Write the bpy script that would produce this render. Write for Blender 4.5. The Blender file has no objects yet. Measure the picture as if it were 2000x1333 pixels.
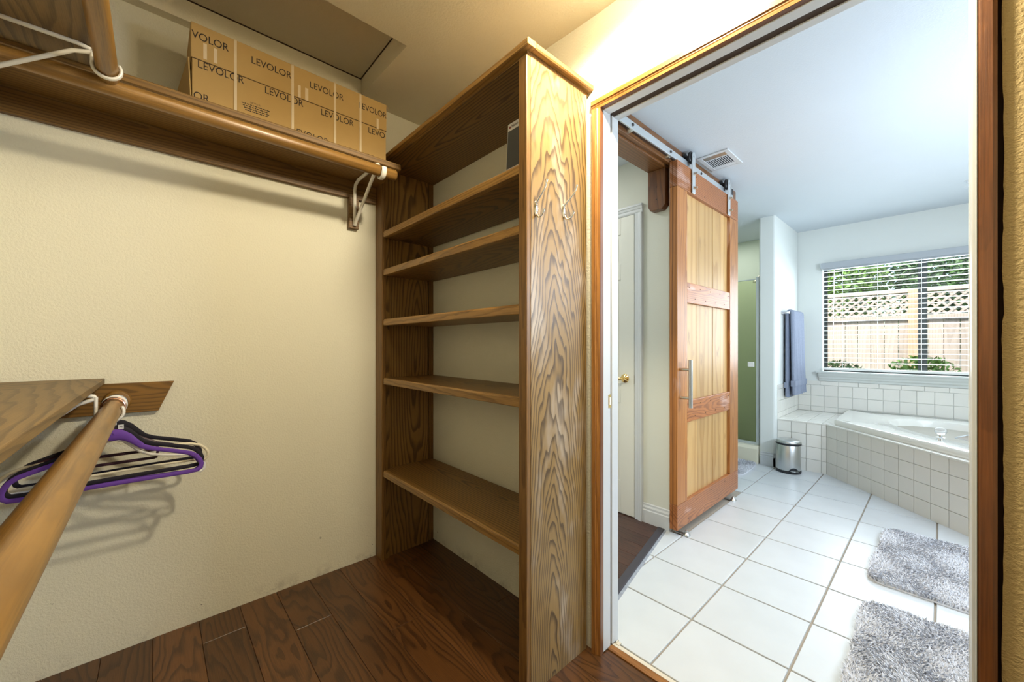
import bpy, bmesh, math, random
import numpy as np
from mathutils import Vector, Matrix

S = bpy.context.scene
C = S.collection
random.seed(7)
RNG = np.random.default_rng(11)
PI = math.pi

# ------------------------------------------------------------------ camera
cam = bpy.data.cameras.new('camera')
cam.sensor_width = 36.0
cam.lens = 13.77
cam.shift_y = 0.00375
cam.clip_start = 0.02
cam_o = bpy.data.objects.new('camera', cam)
cam_o.location = (0, 0, 1.2)
cam_o.rotation_euler = (math.radians(90), 0, math.radians(47.62))
C.objects.link(cam_o)
S.camera = cam_o

# ------------------------------------------------------------------ world, sun, lamps, exposure
W = bpy.data.worlds.new('world')
S.world = W
W.use_nodes = True
wn = W.node_tree
bg = wn.nodes['Background']
sky = wn.nodes.new('ShaderNodeTexSky')
sky.sky_type = 'NISHITA'
sky.sun_disc = False
sky.sun_elevation = math.radians(52)
sky.sun_rotation = math.radians(190)
sky.air_density = 1.0
sky.dust_density = 2.0
wn.links.new(sky.outputs[0], bg.inputs[0])
bg.inputs[1].default_value = 0.42

def lamp(name, kind, loc, energy, col, rot=(0, 0, 0), **kw):
    d = bpy.data.lights.new(name, kind)
    d.energy = energy
    d.color = col
    for k, v in kw.items():
        setattr(d, k, v)
    o = bpy.data.objects.new(name, d)
    o.location = loc
    o.rotation_euler = rot
    C.objects.link(o)
    return o

lamp('sun', 'SUN', (0, 0, 10), 5.2, (1, .95, .87), (math.radians(38), 0, math.radians(-14)), angle=.01)
WARM = (1.0, .88, .65)
lamp('closet_lamp', 'SPOT', (-.56, .93, 2.43), 92, WARM, (0, 0, 0), spot_size=math.radians(166), spot_blend=.25, shadow_soft_size=.055)
lamp('closet_bulb', 'POINT', (-.56, .93, 2.41), 13, (1.0, .83, .55), shadow_soft_size=.05)
lamp('closet_fill_light', 'AREA', (-.85, .30, 2.475), 4.5, (1.0, .92, .72), (0, 0, 0), shape='DISK', size=.34)  # unseen fill light, added to brighten the closet
lamp('bathroom_fill_light', 'AREA', (.60, 3.3, 2.46), 14, (.86, .93, 1.0), (0, 0, 0), shape='RECTANGLE', size=1.0, size_y=1.4)  # unseen area light added to brighten the bathroom
lamp('vanity_lamp', 'AREA', (1.27, 2.75, 1.75), 62, (.72, .85, 1.0), (0, math.radians(90), 0), shape='RECTANGLE', size=.25, size_y=1.1)
lamp('hall_lamp', 'AREA', (-1.95, 1.9, 2.46), 6, (.97, .97, .93), (0, 0, 0), shape='DISK', size=.3)
lamp('shower_fill_light', 'AREA', (-1.7, 4.9, 2.46), 4.5, (.97, 1.0, .97), (0, 0, 0), shape='DISK', size=.3)  # added light, out of view, to lift the shower glass and walls
lamp('window_daylight', 'AREA', (-.13, 5.44, 1.48), 40, (.82, .92, 1.0), (math.radians(90), 0, math.radians(180)), shape='RECTANGLE', size=1.4, size_y=1.1)

S.view_settings.view_transform = 'Standard'
S.view_settings.look = 'None'
S.view_settings.gamma = 1.0
S.view_settings.use_curve_mapping = False
S.view_settings.exposure = 0.0

# ------------------------------------------------------------------ materials
def newmat(name):
    m = bpy.data.materials.new(name)
    m.use_nodes = True
    nt = m.node_tree
    b = nt.nodes['Principled BSDF']
    return m, nt, b

def N(nt, typ, **kw):
    n = nt.nodes.new(typ)
    for k, v in kw.items():
        if k.startswith('i_'):
            n.inputs[k[2:]].default_value = v
        else:
            setattr(n, k, v)
    return n

def math_(nt, op, a, b=None):
    n = nt.nodes.new('ShaderNodeMath')
    n.operation = op
    for i, v in enumerate((a, b)):
        if v is None:
            continue
        if isinstance(v, (int, float)):
            n.inputs[i].default_value = v
        else:
            nt.links.new(v, n.inputs[i])
    return n.outputs[0]

def rgb(c):
    return (c[0], c[1], c[2], 1)

def mixc(nt, fac, a, b, mode='MIX'):
    n = nt.nodes.new('ShaderNodeMix')
    n.data_type = 'RGBA'
    n.blend_type = mode
    for sock, v in ((n.inputs[0], fac), (n.inputs[6], a), (n.inputs[7], b)):
        if isinstance(v, (int, float)):
            sock.default_value = v
        elif isinstance(v, tuple):
            sock.default_value = rgb(v)
        else:
            nt.links.new(v, sock)
    return n.outputs[2]

def ramp(nt, fac, stops, interp='LINEAR'):
    n = nt.nodes.new('ShaderNodeValToRGB')
    cr = n.color_ramp
    cr.interpolation = interp
    while len(cr.elements) < len(stops):
        cr.elements.new(.5)
    for e, (p, c) in zip(cr.elements, stops):
        e.position = p
        e.color = rgb(c) if isinstance(c, tuple) else (c, c, c, 1)
    nt.links.new(fac, n.inputs[0])
    return n.outputs[0]

def noise(nt, vec, scale, detail=2, rough=.5):
    n = nt.nodes.new('ShaderNodeTexNoise')
    n.inputs['Scale'].default_value = scale
    n.inputs['Detail'].default_value = detail
    n.inputs['Roughness'].default_value = rough
    if vec is not None:
        nt.links.new(vec, n.inputs['Vector'])
    return n.outputs[0]

def bump(nt, b, h, strength=.3, dist=.002):
    n = nt.nodes.new('ShaderNodeBump')
    n.inputs['Strength'].default_value = strength
    n.inputs['Distance'].default_value = dist
    nt.links.new(h, n.inputs['Height'])
    nt.links.new(n.outputs[0], b.inputs['Normal'])

def plain(name, col, rough=.5, metal=0, var=.06, vscale=6, bscale=0, bstr=.2, bdist=.001, rnd=0, **kw):
    m, nt, b = newmat(name)
    tc = N(nt, 'ShaderNodeTexCoord').outputs['Object']
    n = noise(nt, tc, vscale, 3)
    k = math_(nt, 'MULTIPLY', math_(nt, 'SUBTRACT', n, .5), var * 2)
    k = math_(nt, 'ADD', k, 1.0)
    if rnd:
        oi = N(nt, 'ShaderNodeObjectInfo').outputs['Random']
        k = math_(nt, 'ADD', k, math_(nt, 'MULTIPLY', math_(nt, 'SUBTRACT', oi, .5), rnd))
    c = nt.nodes.new('ShaderNodeCombineColor')
    for i in range(3):
        nt.links.new(math_(nt, 'MULTIPLY', k, col[i]), c.inputs[i])
    nt.links.new(c.outputs[0], b.inputs['Base Color'])
    b.inputs['Roughness'].default_value = rough
    b.inputs['Metallic'].default_value = metal
    for a, v in kw.items():
        b.inputs[a.replace('_', ' ')].default_value = v
    if bscale:
        bump(nt, b, noise(nt, tc, bscale, 3), bstr, bdist)
    return m

def plaster(name, col, bstr=.35, stain=None):
    m, nt, b = newmat(name)
    tc = N(nt, 'ShaderNodeNewGeometry').outputs['Position']
    n = noise(nt, tc, 1.6, 3)
    c = mixc(nt, n, tuple(x * .96 for x in col), tuple(min(1, x * 1.03) for x in col))
    if stain:
        sx = N(nt, 'ShaderNodeSeparateXYZ')
        nt.links.new(tc, sx.inputs[0])
        low = ramp(nt, sx.outputs[2], [(0.0, 1.0), (.07, 0.0)])
        d = ramp(nt, noise(nt, tc, 9, 6, .7), [(.50, 0.0), (.68, 1.0)])
        f = math_(nt, 'MULTIPLY', math_(nt, 'MULTIPLY', low, d), .55)
        c = mixc(nt, f, c, stain)
        spk = ramp(nt, noise(nt, tc, 38, 2), [(.755, 0.0), (.775, 1.0)])
        low2 = ramp(nt, sx.outputs[2], [(0.0, 1.0), (.5, 0.0)])
        c = mixc(nt, math_(nt, 'MULTIPLY', math_(nt, 'MULTIPLY', spk, low2), .8), c, (.10, .08, .07))
    nt.links.new(c, b.inputs['Base Color'])
    b.inputs['Roughness'].default_value = .75
    h = math_(nt, 'ADD', noise(nt, tc, 120, 3), math_(nt, 'MULTIPLY', noise(nt, tc, 320, 2), .4))
    bump(nt, b, h, bstr, .004)
    return m

def wood(name, light, dark, axis='Z', freq=70, tilt=.14, amp=.035, fiber=.25, rough=.42, edge=.8,
         u0=None, c0=None, uscale=1.0, seed=0.0, rnd=1.0, tone=.25, coat=0, wear_or_sheen=None, lstretch=1.3, nails=None):
    m, nt, b = newmat(name)
    tc = N(nt, 'ShaderNodeTexCoord').outputs['Object']
    sx = N(nt, 'ShaderNodeSeparateXYZ')
    nt.links.new(tc, sx.inputs[0])
    X, Y, Z = sx.outputs
    oi = N(nt, 'ShaderNodeObjectInfo').outputs['Random']
    if axis == 'Z':
        u, l = math_(nt, 'ADD', X, Y), Z
    elif axis == 'X':
        u, l = math_(nt, 'ADD', Y, Z), X
    else:
        u, l = math_(nt, 'ADD', X, Z), Y
    r1 = math_(nt, 'FRACT', math_(nt, 'ADD', math_(nt, 'MULTIPLY', oi, 13.7), seed))
    r2 = math_(nt, 'FRACT', math_(nt, 'ADD', math_(nt, 'MULTIPLY', oi, 5.31), seed * 2.3))
    lo = math_(nt, 'ADD', l, math_(nt, 'MULTIPLY', r1, 9.0 * rnd))
    cv = N(nt, 'ShaderNodeCombineXYZ')
    nt.links.new(math_(nt, 'MULTIPLY', u, 7.0), cv.inputs[0])
    nt.links.new(math_(nt, 'MULTIPLY', lo, lstretch), cv.inputs[1])
    nt.links.new(math_(nt, 'MULTIPLY', r2, 4.0 * rnd), cv.inputs[2])
    n1 = noise(nt, cv.outputs[0], 1.0, 2.5, .55)
    cv2 = N(nt, 'ShaderNodeCombineXYZ')
    nt.links.new(math_(nt, 'MULTIPLY', u, 60.0), cv2.inputs[0])
    nt.links.new(math_(nt, 'MULTIPLY', lo, 14.0), cv2.inputs[1])
    n2 = noise(nt, cv2.outputs[0], 1.0, 2)
    uu = math_(nt, 'SUBTRACT', u, u0) if u0 is not None else math_(nt, 'SUBTRACT', u, math_(nt, 'MULTIPLY', math_(nt, 'SUBTRACT', r1, .5), .16))
    cc = c0 if c0 is not None else math_(nt, 'MULTIPLY', math_(nt, 'SUBTRACT', r2, .5), .3)
    if uscale != 1.0:
        uu = math_(nt, 'MULTIPLY', uu, uscale)
    w = math_(nt, 'ADD', math_(nt, 'MULTIPLY', l, tilt), cc)
    w = math_(nt, 'ADD', w, math_(nt, 'MULTIPLY', math_(nt, 'SUBTRACT', n1, .5), amp * 4))
    w = math_(nt, 'ADD', w, math_(nt, 'MULTIPLY', math_(nt, 'SUBTRACT', n2, .5), .006))
    r = math_(nt, 'SQRT', math_(nt, 'ADD', math_(nt, 'MULTIPLY', uu, uu), math_(nt, 'MULTIPLY', w, w)))
    f = math_(nt, 'FRACT', math_(nt, 'MULTIPLY', r, freq))
    g = ramp(nt, f, [(0, .10), (.45, .12), (edge, 1.0), (.93, .95), (1.0, .10)])
    cv3 = N(nt, 'ShaderNodeCombineXYZ')
    nt.links.new(math_(nt, 'MULTIPLY', u, 420.0), cv3.inputs[0])
    nt.links.new(math_(nt, 'MULTIPLY', lo, 9.0), cv3.inputs[1])
    fb = noise(nt, cv3.outputs[0], 1.0, 2)
    fbr = ramp(nt, fb, [(.35, 0.0), (.68, 1.0)])
    g2 = math_(nt, 'ADD', math_(nt, 'MULTIPLY', g, 1 - fiber), math_(nt, 'MULTIPLY', fbr, fiber))
    col = mixc(nt, g2, light, dark)
    t = math_(nt, 'ADD', math_(nt, 'MULTIPLY', math_(nt, 'SUBTRACT', r1, .5), tone), 1.0)
    t = math_(nt, 'ADD', t, math_(nt, 'MULTIPLY', math_(nt, 'SUBTRACT', noise(nt, tc, 2.2, 2), .5), .35))
    mul = nt.nodes.new('ShaderNodeVectorMath')
    mul.operation = 'SCALE'
    nt.links.new(col, mul.inputs[0])
    nt.links.new(t, mul.inputs['Scale'])
    out = mul.outputs[0]
    if wear_or_sheen:
        wc, lo_, hi_, ws, amt = wear_or_sheen
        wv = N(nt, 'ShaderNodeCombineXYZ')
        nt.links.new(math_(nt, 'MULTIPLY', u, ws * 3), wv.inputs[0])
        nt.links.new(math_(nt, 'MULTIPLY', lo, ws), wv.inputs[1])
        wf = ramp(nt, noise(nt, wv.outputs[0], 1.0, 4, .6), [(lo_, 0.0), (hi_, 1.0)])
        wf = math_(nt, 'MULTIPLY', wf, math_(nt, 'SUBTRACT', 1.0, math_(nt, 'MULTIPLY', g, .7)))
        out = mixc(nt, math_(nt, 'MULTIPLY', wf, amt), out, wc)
    nt.links.new(out, b.inputs['Base Color'])
    b.inputs['Roughness'].default_value = rough
    if coat:
        b.inputs['Coat Weight'].default_value = coat
        b.inputs['Coat Roughness'].default_value = .25
    bump(nt, b, g2, .25, .0006)
    return m

def glass(name, tint, fac=.12, rough=.0, dens=1.0):
    m = bpy.data.materials.new(name)
    m.use_nodes = True
    nt = m.node_tree
    nt.nodes.clear()
    o = nt.nodes.new('ShaderNodeOutputMaterial')
    t = nt.nodes.new('ShaderNodeBsdfTransparent')
    t.inputs[0].default_value = rgb(tint)
    g = nt.nodes.new('ShaderNodeBsdfGlossy')
    g.inputs[0].default_value = (1, 1, 1, 1)
    g.inputs[1].default_value = rough
    lw = nt.nodes.new('ShaderNodeFresnel')
    lw.inputs[0].default_value = 1.35
    x = nt.nodes.new('ShaderNodeMixShader')
    nt.links.new(lw.outputs[0], x.inputs[0])
    nt.links.new(t.outputs[0], x.inputs[1])
    nt.links.new(g.outputs[0], x.inputs[2])
    nt.links.new(x.outputs[0], o.inputs[0])
    return m

OAK_L, OAK_D = (.27, .145, .038), (.072, .036, .010)
M = {}
M['closet_wall'] = plaster('closet_wall_paint', (.755, .73, .60), .55, (.20, .17, .13))
M['closet_rough'] = plaster('closet_rough_shaded', (.50, .385, .185), 1.0)  # closet wall paint darkened in colour for the dim spot far from the lamp
M['closet_ceiling'] = plaster('closet_ceiling_paint', (.76, .71, .56), .45)
M['bath_wall'] = plaster('bath_wall_paint', (.75, .78, .75), .15)
M['bath_ceiling'] = plaster('bath_ceiling_paint', (.63, .685, .735), .22)
M['hall_wall'] = plaster('hall_wall_paint', (.70, .72, .65), .15)
M['shower_wall'] = plaster('shower_wall_paint', (.66, .72, .60), .1)
M['hatch'] = plaster('hatch_panel_paint', (.66, .60, .46), .4)
M['oak_z'] = wood('oak_upright', OAK_L, OAK_D, 'Z', 62, .10, .03)
M['oak_x'] = wood('oak_lengthwise', OAK_L, OAK_D, 'X', 75, .09, .02)
M['oak_y'] = wood('oak_crosswise', OAK_L, OAK_D, 'Y', 75, .09, .02)
M['oak_edge_x'] = wood('oak_edge_lengthwise', (.40, .22, .062), (.15, .076, .02), 'X', 110, .03, .008, .45)
M['oak_edge_y'] = wood('oak_edge_crosswise', (.42, .23, .065), (.16, .08, .022), 'Y', 110, .03, .008, .45)
M['oak_edge_z'] = wood('oak_edge_upright', (.27, .138, .036), (.11, .052, .013), 'Z', 120, .02, .008, .5)
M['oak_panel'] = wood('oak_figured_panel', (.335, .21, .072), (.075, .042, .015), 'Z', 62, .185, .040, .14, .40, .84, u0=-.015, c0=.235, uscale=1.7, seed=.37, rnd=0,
                      tone=.0, wear_or_sheen=((.66, .62, .58), .50, .70, 2.2, .55), lstretch=1.7)  # pale patches paint the reflected daylight sheen into the panel colour
M['cleat'] = wood('stained_fir', (.19, .098, .024), (.07, .036, .009), 'Y', 95, .02, .012, .3, .5)
M['cleat_light'] = wood('stained_fir_light', (.25, .125, .026), (.10, .05, .011), 'Y', 70, .10, .05, .3, .45)
M['cleat_x'] = wood('stained_fir_x', (.26, .125, .035), (.10, .048, .014), 'X', 95, .05, .03, .3, .45)
M['shelf_y'] = wood('stained_shelf_y', (.26, .14, .034), (.12, .06, .015), 'Y', 60, .02, .012, .35, .5)
M['shelf_x'] = wood('stained_shelf_x', (.21, .128, .044), (.085, .050, .017), 'X', 60, .09, .03, .35, .5)
M['rod_y'] = wood('closet_pole_y', (.34, .18, .045), (.17, .085, .02), 'Y', 50, .02, .01, .55, .38, coat=.25)
M['rod_x'] = wood('closet_pole_x', (.30, .155, .030), (.15, .072, .013), 'X', 50, .02, .01, .6, .38, coat=.25)
M['plank'] = wood('dark_laminate', (.135, .054, .015), (.042, .017, .006), 'X', 60, .07, .05, .35, .32, tone=.55)
M['hall_plank'] = wood('hall_laminate', (.075, .030, .018), (.028, .012, .009), 'X', 60, .05, .05, .4, .33, tone=.3)
M['casing'] = wood('casing_fir', (.42, .19, .048), (.20, .078, .018), 'Z', 90, .02, .01, .5, .35, coat=.4)
M['casing_x'] = wood('casing_fir_x', (.42, .19, .048), (.20, .078, .018), 'X', 90, .02, .01, .5, .35, coat=.4)
M['casing_dark'] = wood('casing_dark', (.20, .070, .018), (.10, .032, .008), 'Z', 90, .02, .01, .5, .35, coat=.4)
M['dark_stud'] = plain('dark_rough_stud', (.045, .024, .012), .8, bscale=60)
M['threshold'] = wood('threshold_wood', (.34, .14, .030), (.17, .064, .014), 'X', 90, .02, .01, .6, .45)
M['barn_stile'] = wood('redwood_stile', (.44, .175, .040), (.25, .085, .018), 'Z', 55, .03, .02, .3, .42, coat=.12, wear_or_sheen=((.60, .42, .34), .60, .66, 1.5, .5))
M['barn_rail'] = wood('redwood_rail', (.46, .165, .044), (.20, .058, .016), 'Y', 85, .05, .03, .3, .42, coat=.12, wear_or_sheen=((.60, .42, .36), .58, .64, 1.5, .6))
M['barn_board'] = wood('pale_knotty_board', (.55, .335, .128), (.42, .225, .07), 'Z', 15, .04, .045, .15, .48, coat=.08, tone=.30, wear_or_sheen=((.22, .095, .03), .61, .72, 3.2, .8))
M['header'] = wood('redwood_header', (.20, .078, .017), (.09, .032, .008), 'Y', 75, .03, .02, .35, .4, coat=.3)
M['header_z'] = wood('redwood_corbel', (.19, .070, .016), (.09, .030, .008), 'Z', 75, .03, .02, .35, .4, coat=.3)
M['white_paint'] = plain('white_gloss_paint', (.62, .65, .675), .35, var=.02)
M['white_door'] = plain('white_door_paint', (.74, .745, .68), .4, var=.02)
M['white_metal'] = plain('white_metal', (.80, .78, .72), .35, var=.03)
M['chrome'] = plain('chrome', (.86, .87, .88), .08, 1, var=.01)
M['chrome_soft'] = plain('soft_chrome', (.66, .70, .74), .35, 1, var=.01)
M['steel'] = plain('brushed_steel', (.62, .64, .64), .32, 1, var=.04)
M['rail_steel'] = plain('rail_steel', (.66, .70, .72), .38, .75, var=.04)
M['nickel'] = plain('satin_nickel', (.62, .58, .50), .3, 1, var=.02)
M['brass'] = plain('polished_brass', (.86, .62, .24), .18, 1, var=.03)
M['black_rubber'] = plain('black_rubber', (.018, .017, .018), .45)
M['black'] = plain('black_plastic', (.012, .013, .014), .4)
M['black_alu'] = plain('black_aluminium', (.015, .02, .02), .4)
M['nail'] = plain('dark_nail', (.03, .014, .008), .6)
M['cardboard'] = plain('cardboard', (.50, .33, .125), .8, var=.07, vscale=14, bscale=90, bstr=.08)
M['cardboard_shade'] = plain('cardboard_shadow', (.10, .06, .03), .9)
M['tape'] = plain('paper_tape', (.70, .58, .40), .5, var=.08, vscale=40)
M['ink'] = plain('black_ink', (.020, .012, .012), .7)
M['tile'] = plain('floor_tile_glaze', (.60, .625, .64), .28, var=.07, vscale=7, rnd=.06, bscale=22, bstr=.05, bdist=.002)
M['wall_tile'] = plain('wall_tile_glaze', (.80, .785, .72), .16, var=.02, rnd=.05)
M['grout'] = plain('grout', (.36, .31, .25), .9, var=.1, bscale=80)
M['grout_light'] = plain('wall_grout', (.47, .44, .38), .9, var=.06)
M['caulk'] = plain('cream_caulk', (.66, .60, .48), .7, var=.1)
M['tub'] = plain('tub_acrylic', (.82, .81, .75), .12, var=.01, Coat_Weight=.5)
M['curb'] = plain('shower_pan', (.76, .72, .56), .25, var=.02)
M['shower_glass'] = glass('green_shower_glass', (.92, .94, .80))
M['window_glass'] = glass('window_glass', (.97, .985, .98))
M['acrylic'] = plain('clear_acrylic', (.95, .96, .98), .03, var=0, Transmission_Weight=.9, IOR=1.45)
M['blind'] = plain('blind_slat', (.86, .87, .84), .45, var=.01, Subsurface_Weight=.0)
M['valance'] = plain('blind_valance', (.43, .465, .50), .5, var=.02)
M['sill'] = plain('grey_white_sill', (.62, .65, .62), .4, var=.02)
M['mat_pile'] = plain('grey_shag', (.72, .73, .77), .95, var=.07, vscale=45)
M['towel'] = plain('blue_grey_terry', (.24, .275, .365), .95, var=.14, vscale=60, bscale=420, bstr=.8, bdist=.004)
M['towel_band'] = plain('blue_grey_band', (.23, .262, .345), .9, var=.04, bscale=200, bstr=.3)
M['purple'] = plain('purple_velvet', (.125, .040, .32), .75, var=.08, Sheen_Weight=.12)
M['black_velvet'] = plain('black_velvet', (.010, .007, .014), .8)
M['plum'] = plain('dark_plum_plastic', (.040, .010, .022), .45)
M['cream_plastic'] = plain('cream_plastic', (.72, .65, .48), .4)
M['white_plastic'] = plain('white_plastic', (.80, .80, .80), .35)
M['hook_copper'] = plain('rose_metal', (.72, .40, .27), .25, 1)
M['hook_dark'] = plain('dark_metal', (.12, .12, .13), .3, 1)
M['device'] = plain('grey_device_shell', (.40, .38, .34), .45)
M['device_mesh'] = plain('dark_mesh', (.035, .036, .034), .55, bscale=500, bstr=.5)
M['device_dot'] = plain('red_dot', (.13, .02, .015), .5)
M['trash_dark'] = plain('trash_black', (.012, .014, .018), .35)
M['strip_dark'] = plain('dark_transition_strip', (.045, .042, .052), .5, var=.1)
M['strip_edge'] = plain('scuffed_adhesive', (.30, .33, .38), .7, var=.5, vscale=30)
M['fence'] = wood('weathered_fence', (.60, .51, .43), (.46, .38, .31), 'Z', 40, .03, .02, .4, .8, tone=.3)
M['fence_post'] = wood('fence_post_wood', (.70, .50, .33), (.55, .38, .24), 'Z', 40, .03, .02, .4, .8)
M['leaf'] = plain('green_leaf', (.16, .30, .05), .5, var=.7, vscale=2.5)
M['leaf_dark'] = plain('dark_green_leaf', (.10, .20, .06), .5, var=.6, vscale=2.5)
M['soil'] = plain('garden_soil', (.30, .25, .19), .95, var=.4, vscale=9, bscale=30)
M['drywall_paper'] = plain('torn_drywall_paper', (.10, .075, .045), .9, var=.4, vscale=30)

# ------------------------------------------------------------------ mesh helpers
class MB:
    """collects shapes in world coordinates, then links them as one mesh object"""
    def __init__(s):
        s.v = []
        s.f = []
        s.sm = []
    def add(s, vs, fs, smooth=False):
        o = len(s.v)
        s.v += [tuple(p) for p in vs]
        s.f += [tuple(i + o for i in q) for q in fs]
        s.sm += [smooth] * len(fs)
        return s
    def box(s, x0, x1, y0, y1, z0, z1):
        if x1 < x0: x0, x1 = x1, x0
        if y1 < y0: y0, y1 = y1, y0
        if z1 < z0: z0, z1 = z1, z0
        vs = [(x, y, z) for x in (x0, x1) for y in (y0, y1) for z in (z0, z1)]
        return s.add(vs, [(0, 1, 3, 2), (4, 6, 7, 5), (0, 4, 5, 1), (2, 3, 7, 6), (0, 2, 6, 4), (1, 5, 7, 3)])
    def prism(s, poly, axis, a, b):
        """poly of 2D points swept along axis from a to b; 2D order: X:(y,z) Y:(x,z) Z:(x,y)"""
        n = len(poly)
        def P(p, t):
            return {'X': (t, p[0], p[1]), 'Y': (p[0], t, p[1]), 'Z': (p[0], p[1], t)}[axis]
        vs = [P(p, a) for p in poly] + [P(p, b) for p in poly]
        fs = [tuple(range(n))[::-1], tuple(range(n, 2 * n))] + [(i, (i + 1) % n, n + (i + 1) % n, n + i) for i in range(n)]
        ar = sum(poly[i][0] * poly[(i + 1) % n][1] - poly[(i + 1) % n][0] * poly[i][1] for i in range(n))
        flip = (ar < 0) ^ (b < a) ^ (axis == 'Y')
        if flip:
            fs = [q[::-1] for q in fs]
        return s.add(vs, fs)
    def tube(s, pts, r, n=10, cap=True, flat=None, closed=False):
        """round tube along points; r number or list; flat=(axis vector, factor) squashes the section along it"""
        pts = [Vector(p) for p in pts]
        k = len(pts)
        rs = r if isinstance(r, (list, tuple)) else [r] * k
        up = None
        vs = []
        for i, p in enumerate(pts):
            if closed:
                t = (pts[(i + 1) % k] - pts[i - 1]).normalized()
            else:
                t = (pts[min(i + 1, k - 1)] - pts[max(i - 1, 0)]).normalized()
            if up is None:
                up = Vector((0, 0, 1)) if abs(t.z) < .9 else Vector((1, 0, 0))
            up = (up - t * up.dot(t)).normalized()
            sd = t.cross(up)
            for j in range(n):
                a = 2 * PI * j / n
                d = up * math.cos(a) * rs[i] + sd * math.sin(a) * rs[i]
                if flat:
                    ax = Vector(flat[0])
                    d = d - ax * d.dot(ax) * (1 - flat[1])
                vs.append(p + d)
        fs = []
        m = k if closed else k - 1
        for i in range(m):
            i2 = (i + 1) % k
            for j in range(n):
                j2 = (j + 1) % n
                fs.append((i * n + j, i * n + j2, i2 * n + j2, i2 * n + j))
        if cap and not closed:
            fs.append(tuple(range(n))[::-1])
            fs.append(tuple(range((k - 1) * n, k * n)))
        return s.add(vs, fs, True)
    def lathe(s, c, prof, n=24, axis='Z', sx=1.0, sy=1.0):
        """prof: list of (radius, height) from low to high"""
        vs = []
        for r, h in prof:
            for j in range(n):
                a = 2 * PI * j / n
                x, y = r * math.cos(a) * sx, r * math.sin(a) * sy
                v = {'Z': (x, y, h), 'X': (h, x, y), 'Y': (y, h, x)}[axis]
                vs.append((c[0] + v[0], c[1] + v[1], c[2] + v[2]))
        fs = []
        for i in range(len(prof) - 1):
            for j in range(n):
                j2 = (j + 1) % n
                fs.append((i * n + j, i * n + j2, (i + 1) * n + j2, (i + 1) * n + j))
        fs.append(tuple(range(n))[::-1])
        fs.append(tuple(range((len(prof) - 1) * n, len(prof) * n)))
        return s.add(vs, fs, True)
    def cyl(s, p0, p1, r, n=14):
        return s.tube([p0, p1], r, n)
    def ball(s, c, r, n=12, sz=1.0):
        return s.lathe(c, [(max(1e-4, r * math.sin(PI * i / n)), -r * sz * math.cos(PI * i / n)) for i in range(n + 1)], 16)
    def build(s, name, m, parent=None, bev=0, seg=2, autosmooth=True):
        org = Vector((0, 0, 0))
        p = parent
        while p is not None:
            org += p.location
            p = p.parent
        me = bpy.data.meshes.new(name)
        va = np.array(s.v)
        cen = Vector(((va.min(0) + va.max(0)) / 2).tolist())       # each piece turns about its own middle
        me.from_pydata([(v[0] - cen.x, v[1] - cen.y, v[2] - cen.z) for v in s.v], [], s.f)
        me.update()
        if any(s.sm):
            me.polygons.foreach_set('use_smooth', s.sm)
        o = bpy.data.objects.new(name, me)
        me.materials.append(M[m] if isinstance(m, str) else m)
        C.objects.link(o)
        o.location = cen - org
        if parent:
            o.parent = parent
        if any(s.sm):
            me.set_sharp_from_angle(angle=math.radians(38))
        if bev:
            b = o.modifiers.new('bevel', 'BEVEL')
            b.width = bev
            b.segments = seg
            b.limit_method = 'ANGLE'
            b.angle_limit = math.radians(50)
        return o

def thing(name, label, cat, loc=(0, 0, 0), group=None):
    o = bpy.data.objects.new(name, None)
    o.empty_display_size = .05
    o.location = loc
    C.objects.link(o)
    o['label'] = label
    o['category'] = cat
    if group:
        o['group'] = group
    return o

def tag(o, label, cat, group=None):
    o['label'] = label
    o['category'] = cat
    if group:
        o['group'] = group
    return o

def struct(o, label, cat):
    o['kind'] = 'structure'
    o['label'] = label
    o['category'] = cat
    return o

def B(*a):
    return MB().box(*a)

def text_mesh(name, txt, mat, origin, right, up, width=None, height=None, parent=None, depth=.0004):
    """flat lettering: origin = lower left of the text, right and up unit vectors"""
    cu = bpy.data.curves.new(name, 'FONT')
    cu.body = txt
    cu.size = 1.0
    cu.extrude = 0
    tmp = bpy.data.objects.new(name + '_tmp', cu)
    C.objects.link(tmp)
    dg = bpy.context.evaluated_depsgraph_get()
    me = bpy.data.meshes.new_from_object(tmp.evaluated_get(dg))
    bpy.data.objects.remove(tmp)
    bpy.data.curves.remove(cu)
    co = np.array([v.co[:] for v in me.vertices])
    mn, mx = co.min(0), co.max(0)
    sx = width / (mx[0] - mn[0])
    sy = height / .73 if height else sx
    R, U, O = Vector(right), Vector(up), Vector(origin)
    Nn = R.cross(U)
    org = Vector((0, 0, 0))
    p = parent
    while p is not None:
        org += p.location
        p = p.parent
    for v in me.vertices:
        q = O + R * ((v.co.x - mn[0]) * sx) + U * (v.co.y * sy) + Nn * depth - org
        v.co = q
    me.materials.clear()
    me.materials.append(M[mat])
    o = bpy.data.objects.new(name, me)
    C.objects.link(o)
    if parent:
        o.parent = parent
    return o

def clip_poly(poly, a, b, c):
    """keep the part of a 2D polygon where a*x + b*y <= c"""
    out = []
    for i in range(len(poly)):
        p, q = poly[i], poly[(i + 1) % len(poly)]
        dp, dq = a * p[0] + b * p[1] - c, a * q[0] + b * q[1] - c
        if dp <= 0:
            out.append(p)
        if dp * dq < 0:
            t = dp / (dp - dq)
            out.append((p[0] + (q[0] - p[0]) * t, p[1] + (q[1] - p[1]) * t))
    return out

def share(o, name, parent=None, shift=(0, 0, 0)):
    c = o.copy()
    c.name = name
    C.objects.link(c)
    if parent is not None:
        c.parent = parent
    c.location = o.location + Vector(shift)
    return c

# ================================================================== SETTING: CLOSET
WA = -2.175      # left wall face
WB = 1.275       # door wall face
WBB = 1.379      # its far face
WD = -.44        # wall behind the camera

def ceil_z(x):
    return 2.49 + max(0.0, (-.9 - x)) * .0533

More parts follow.
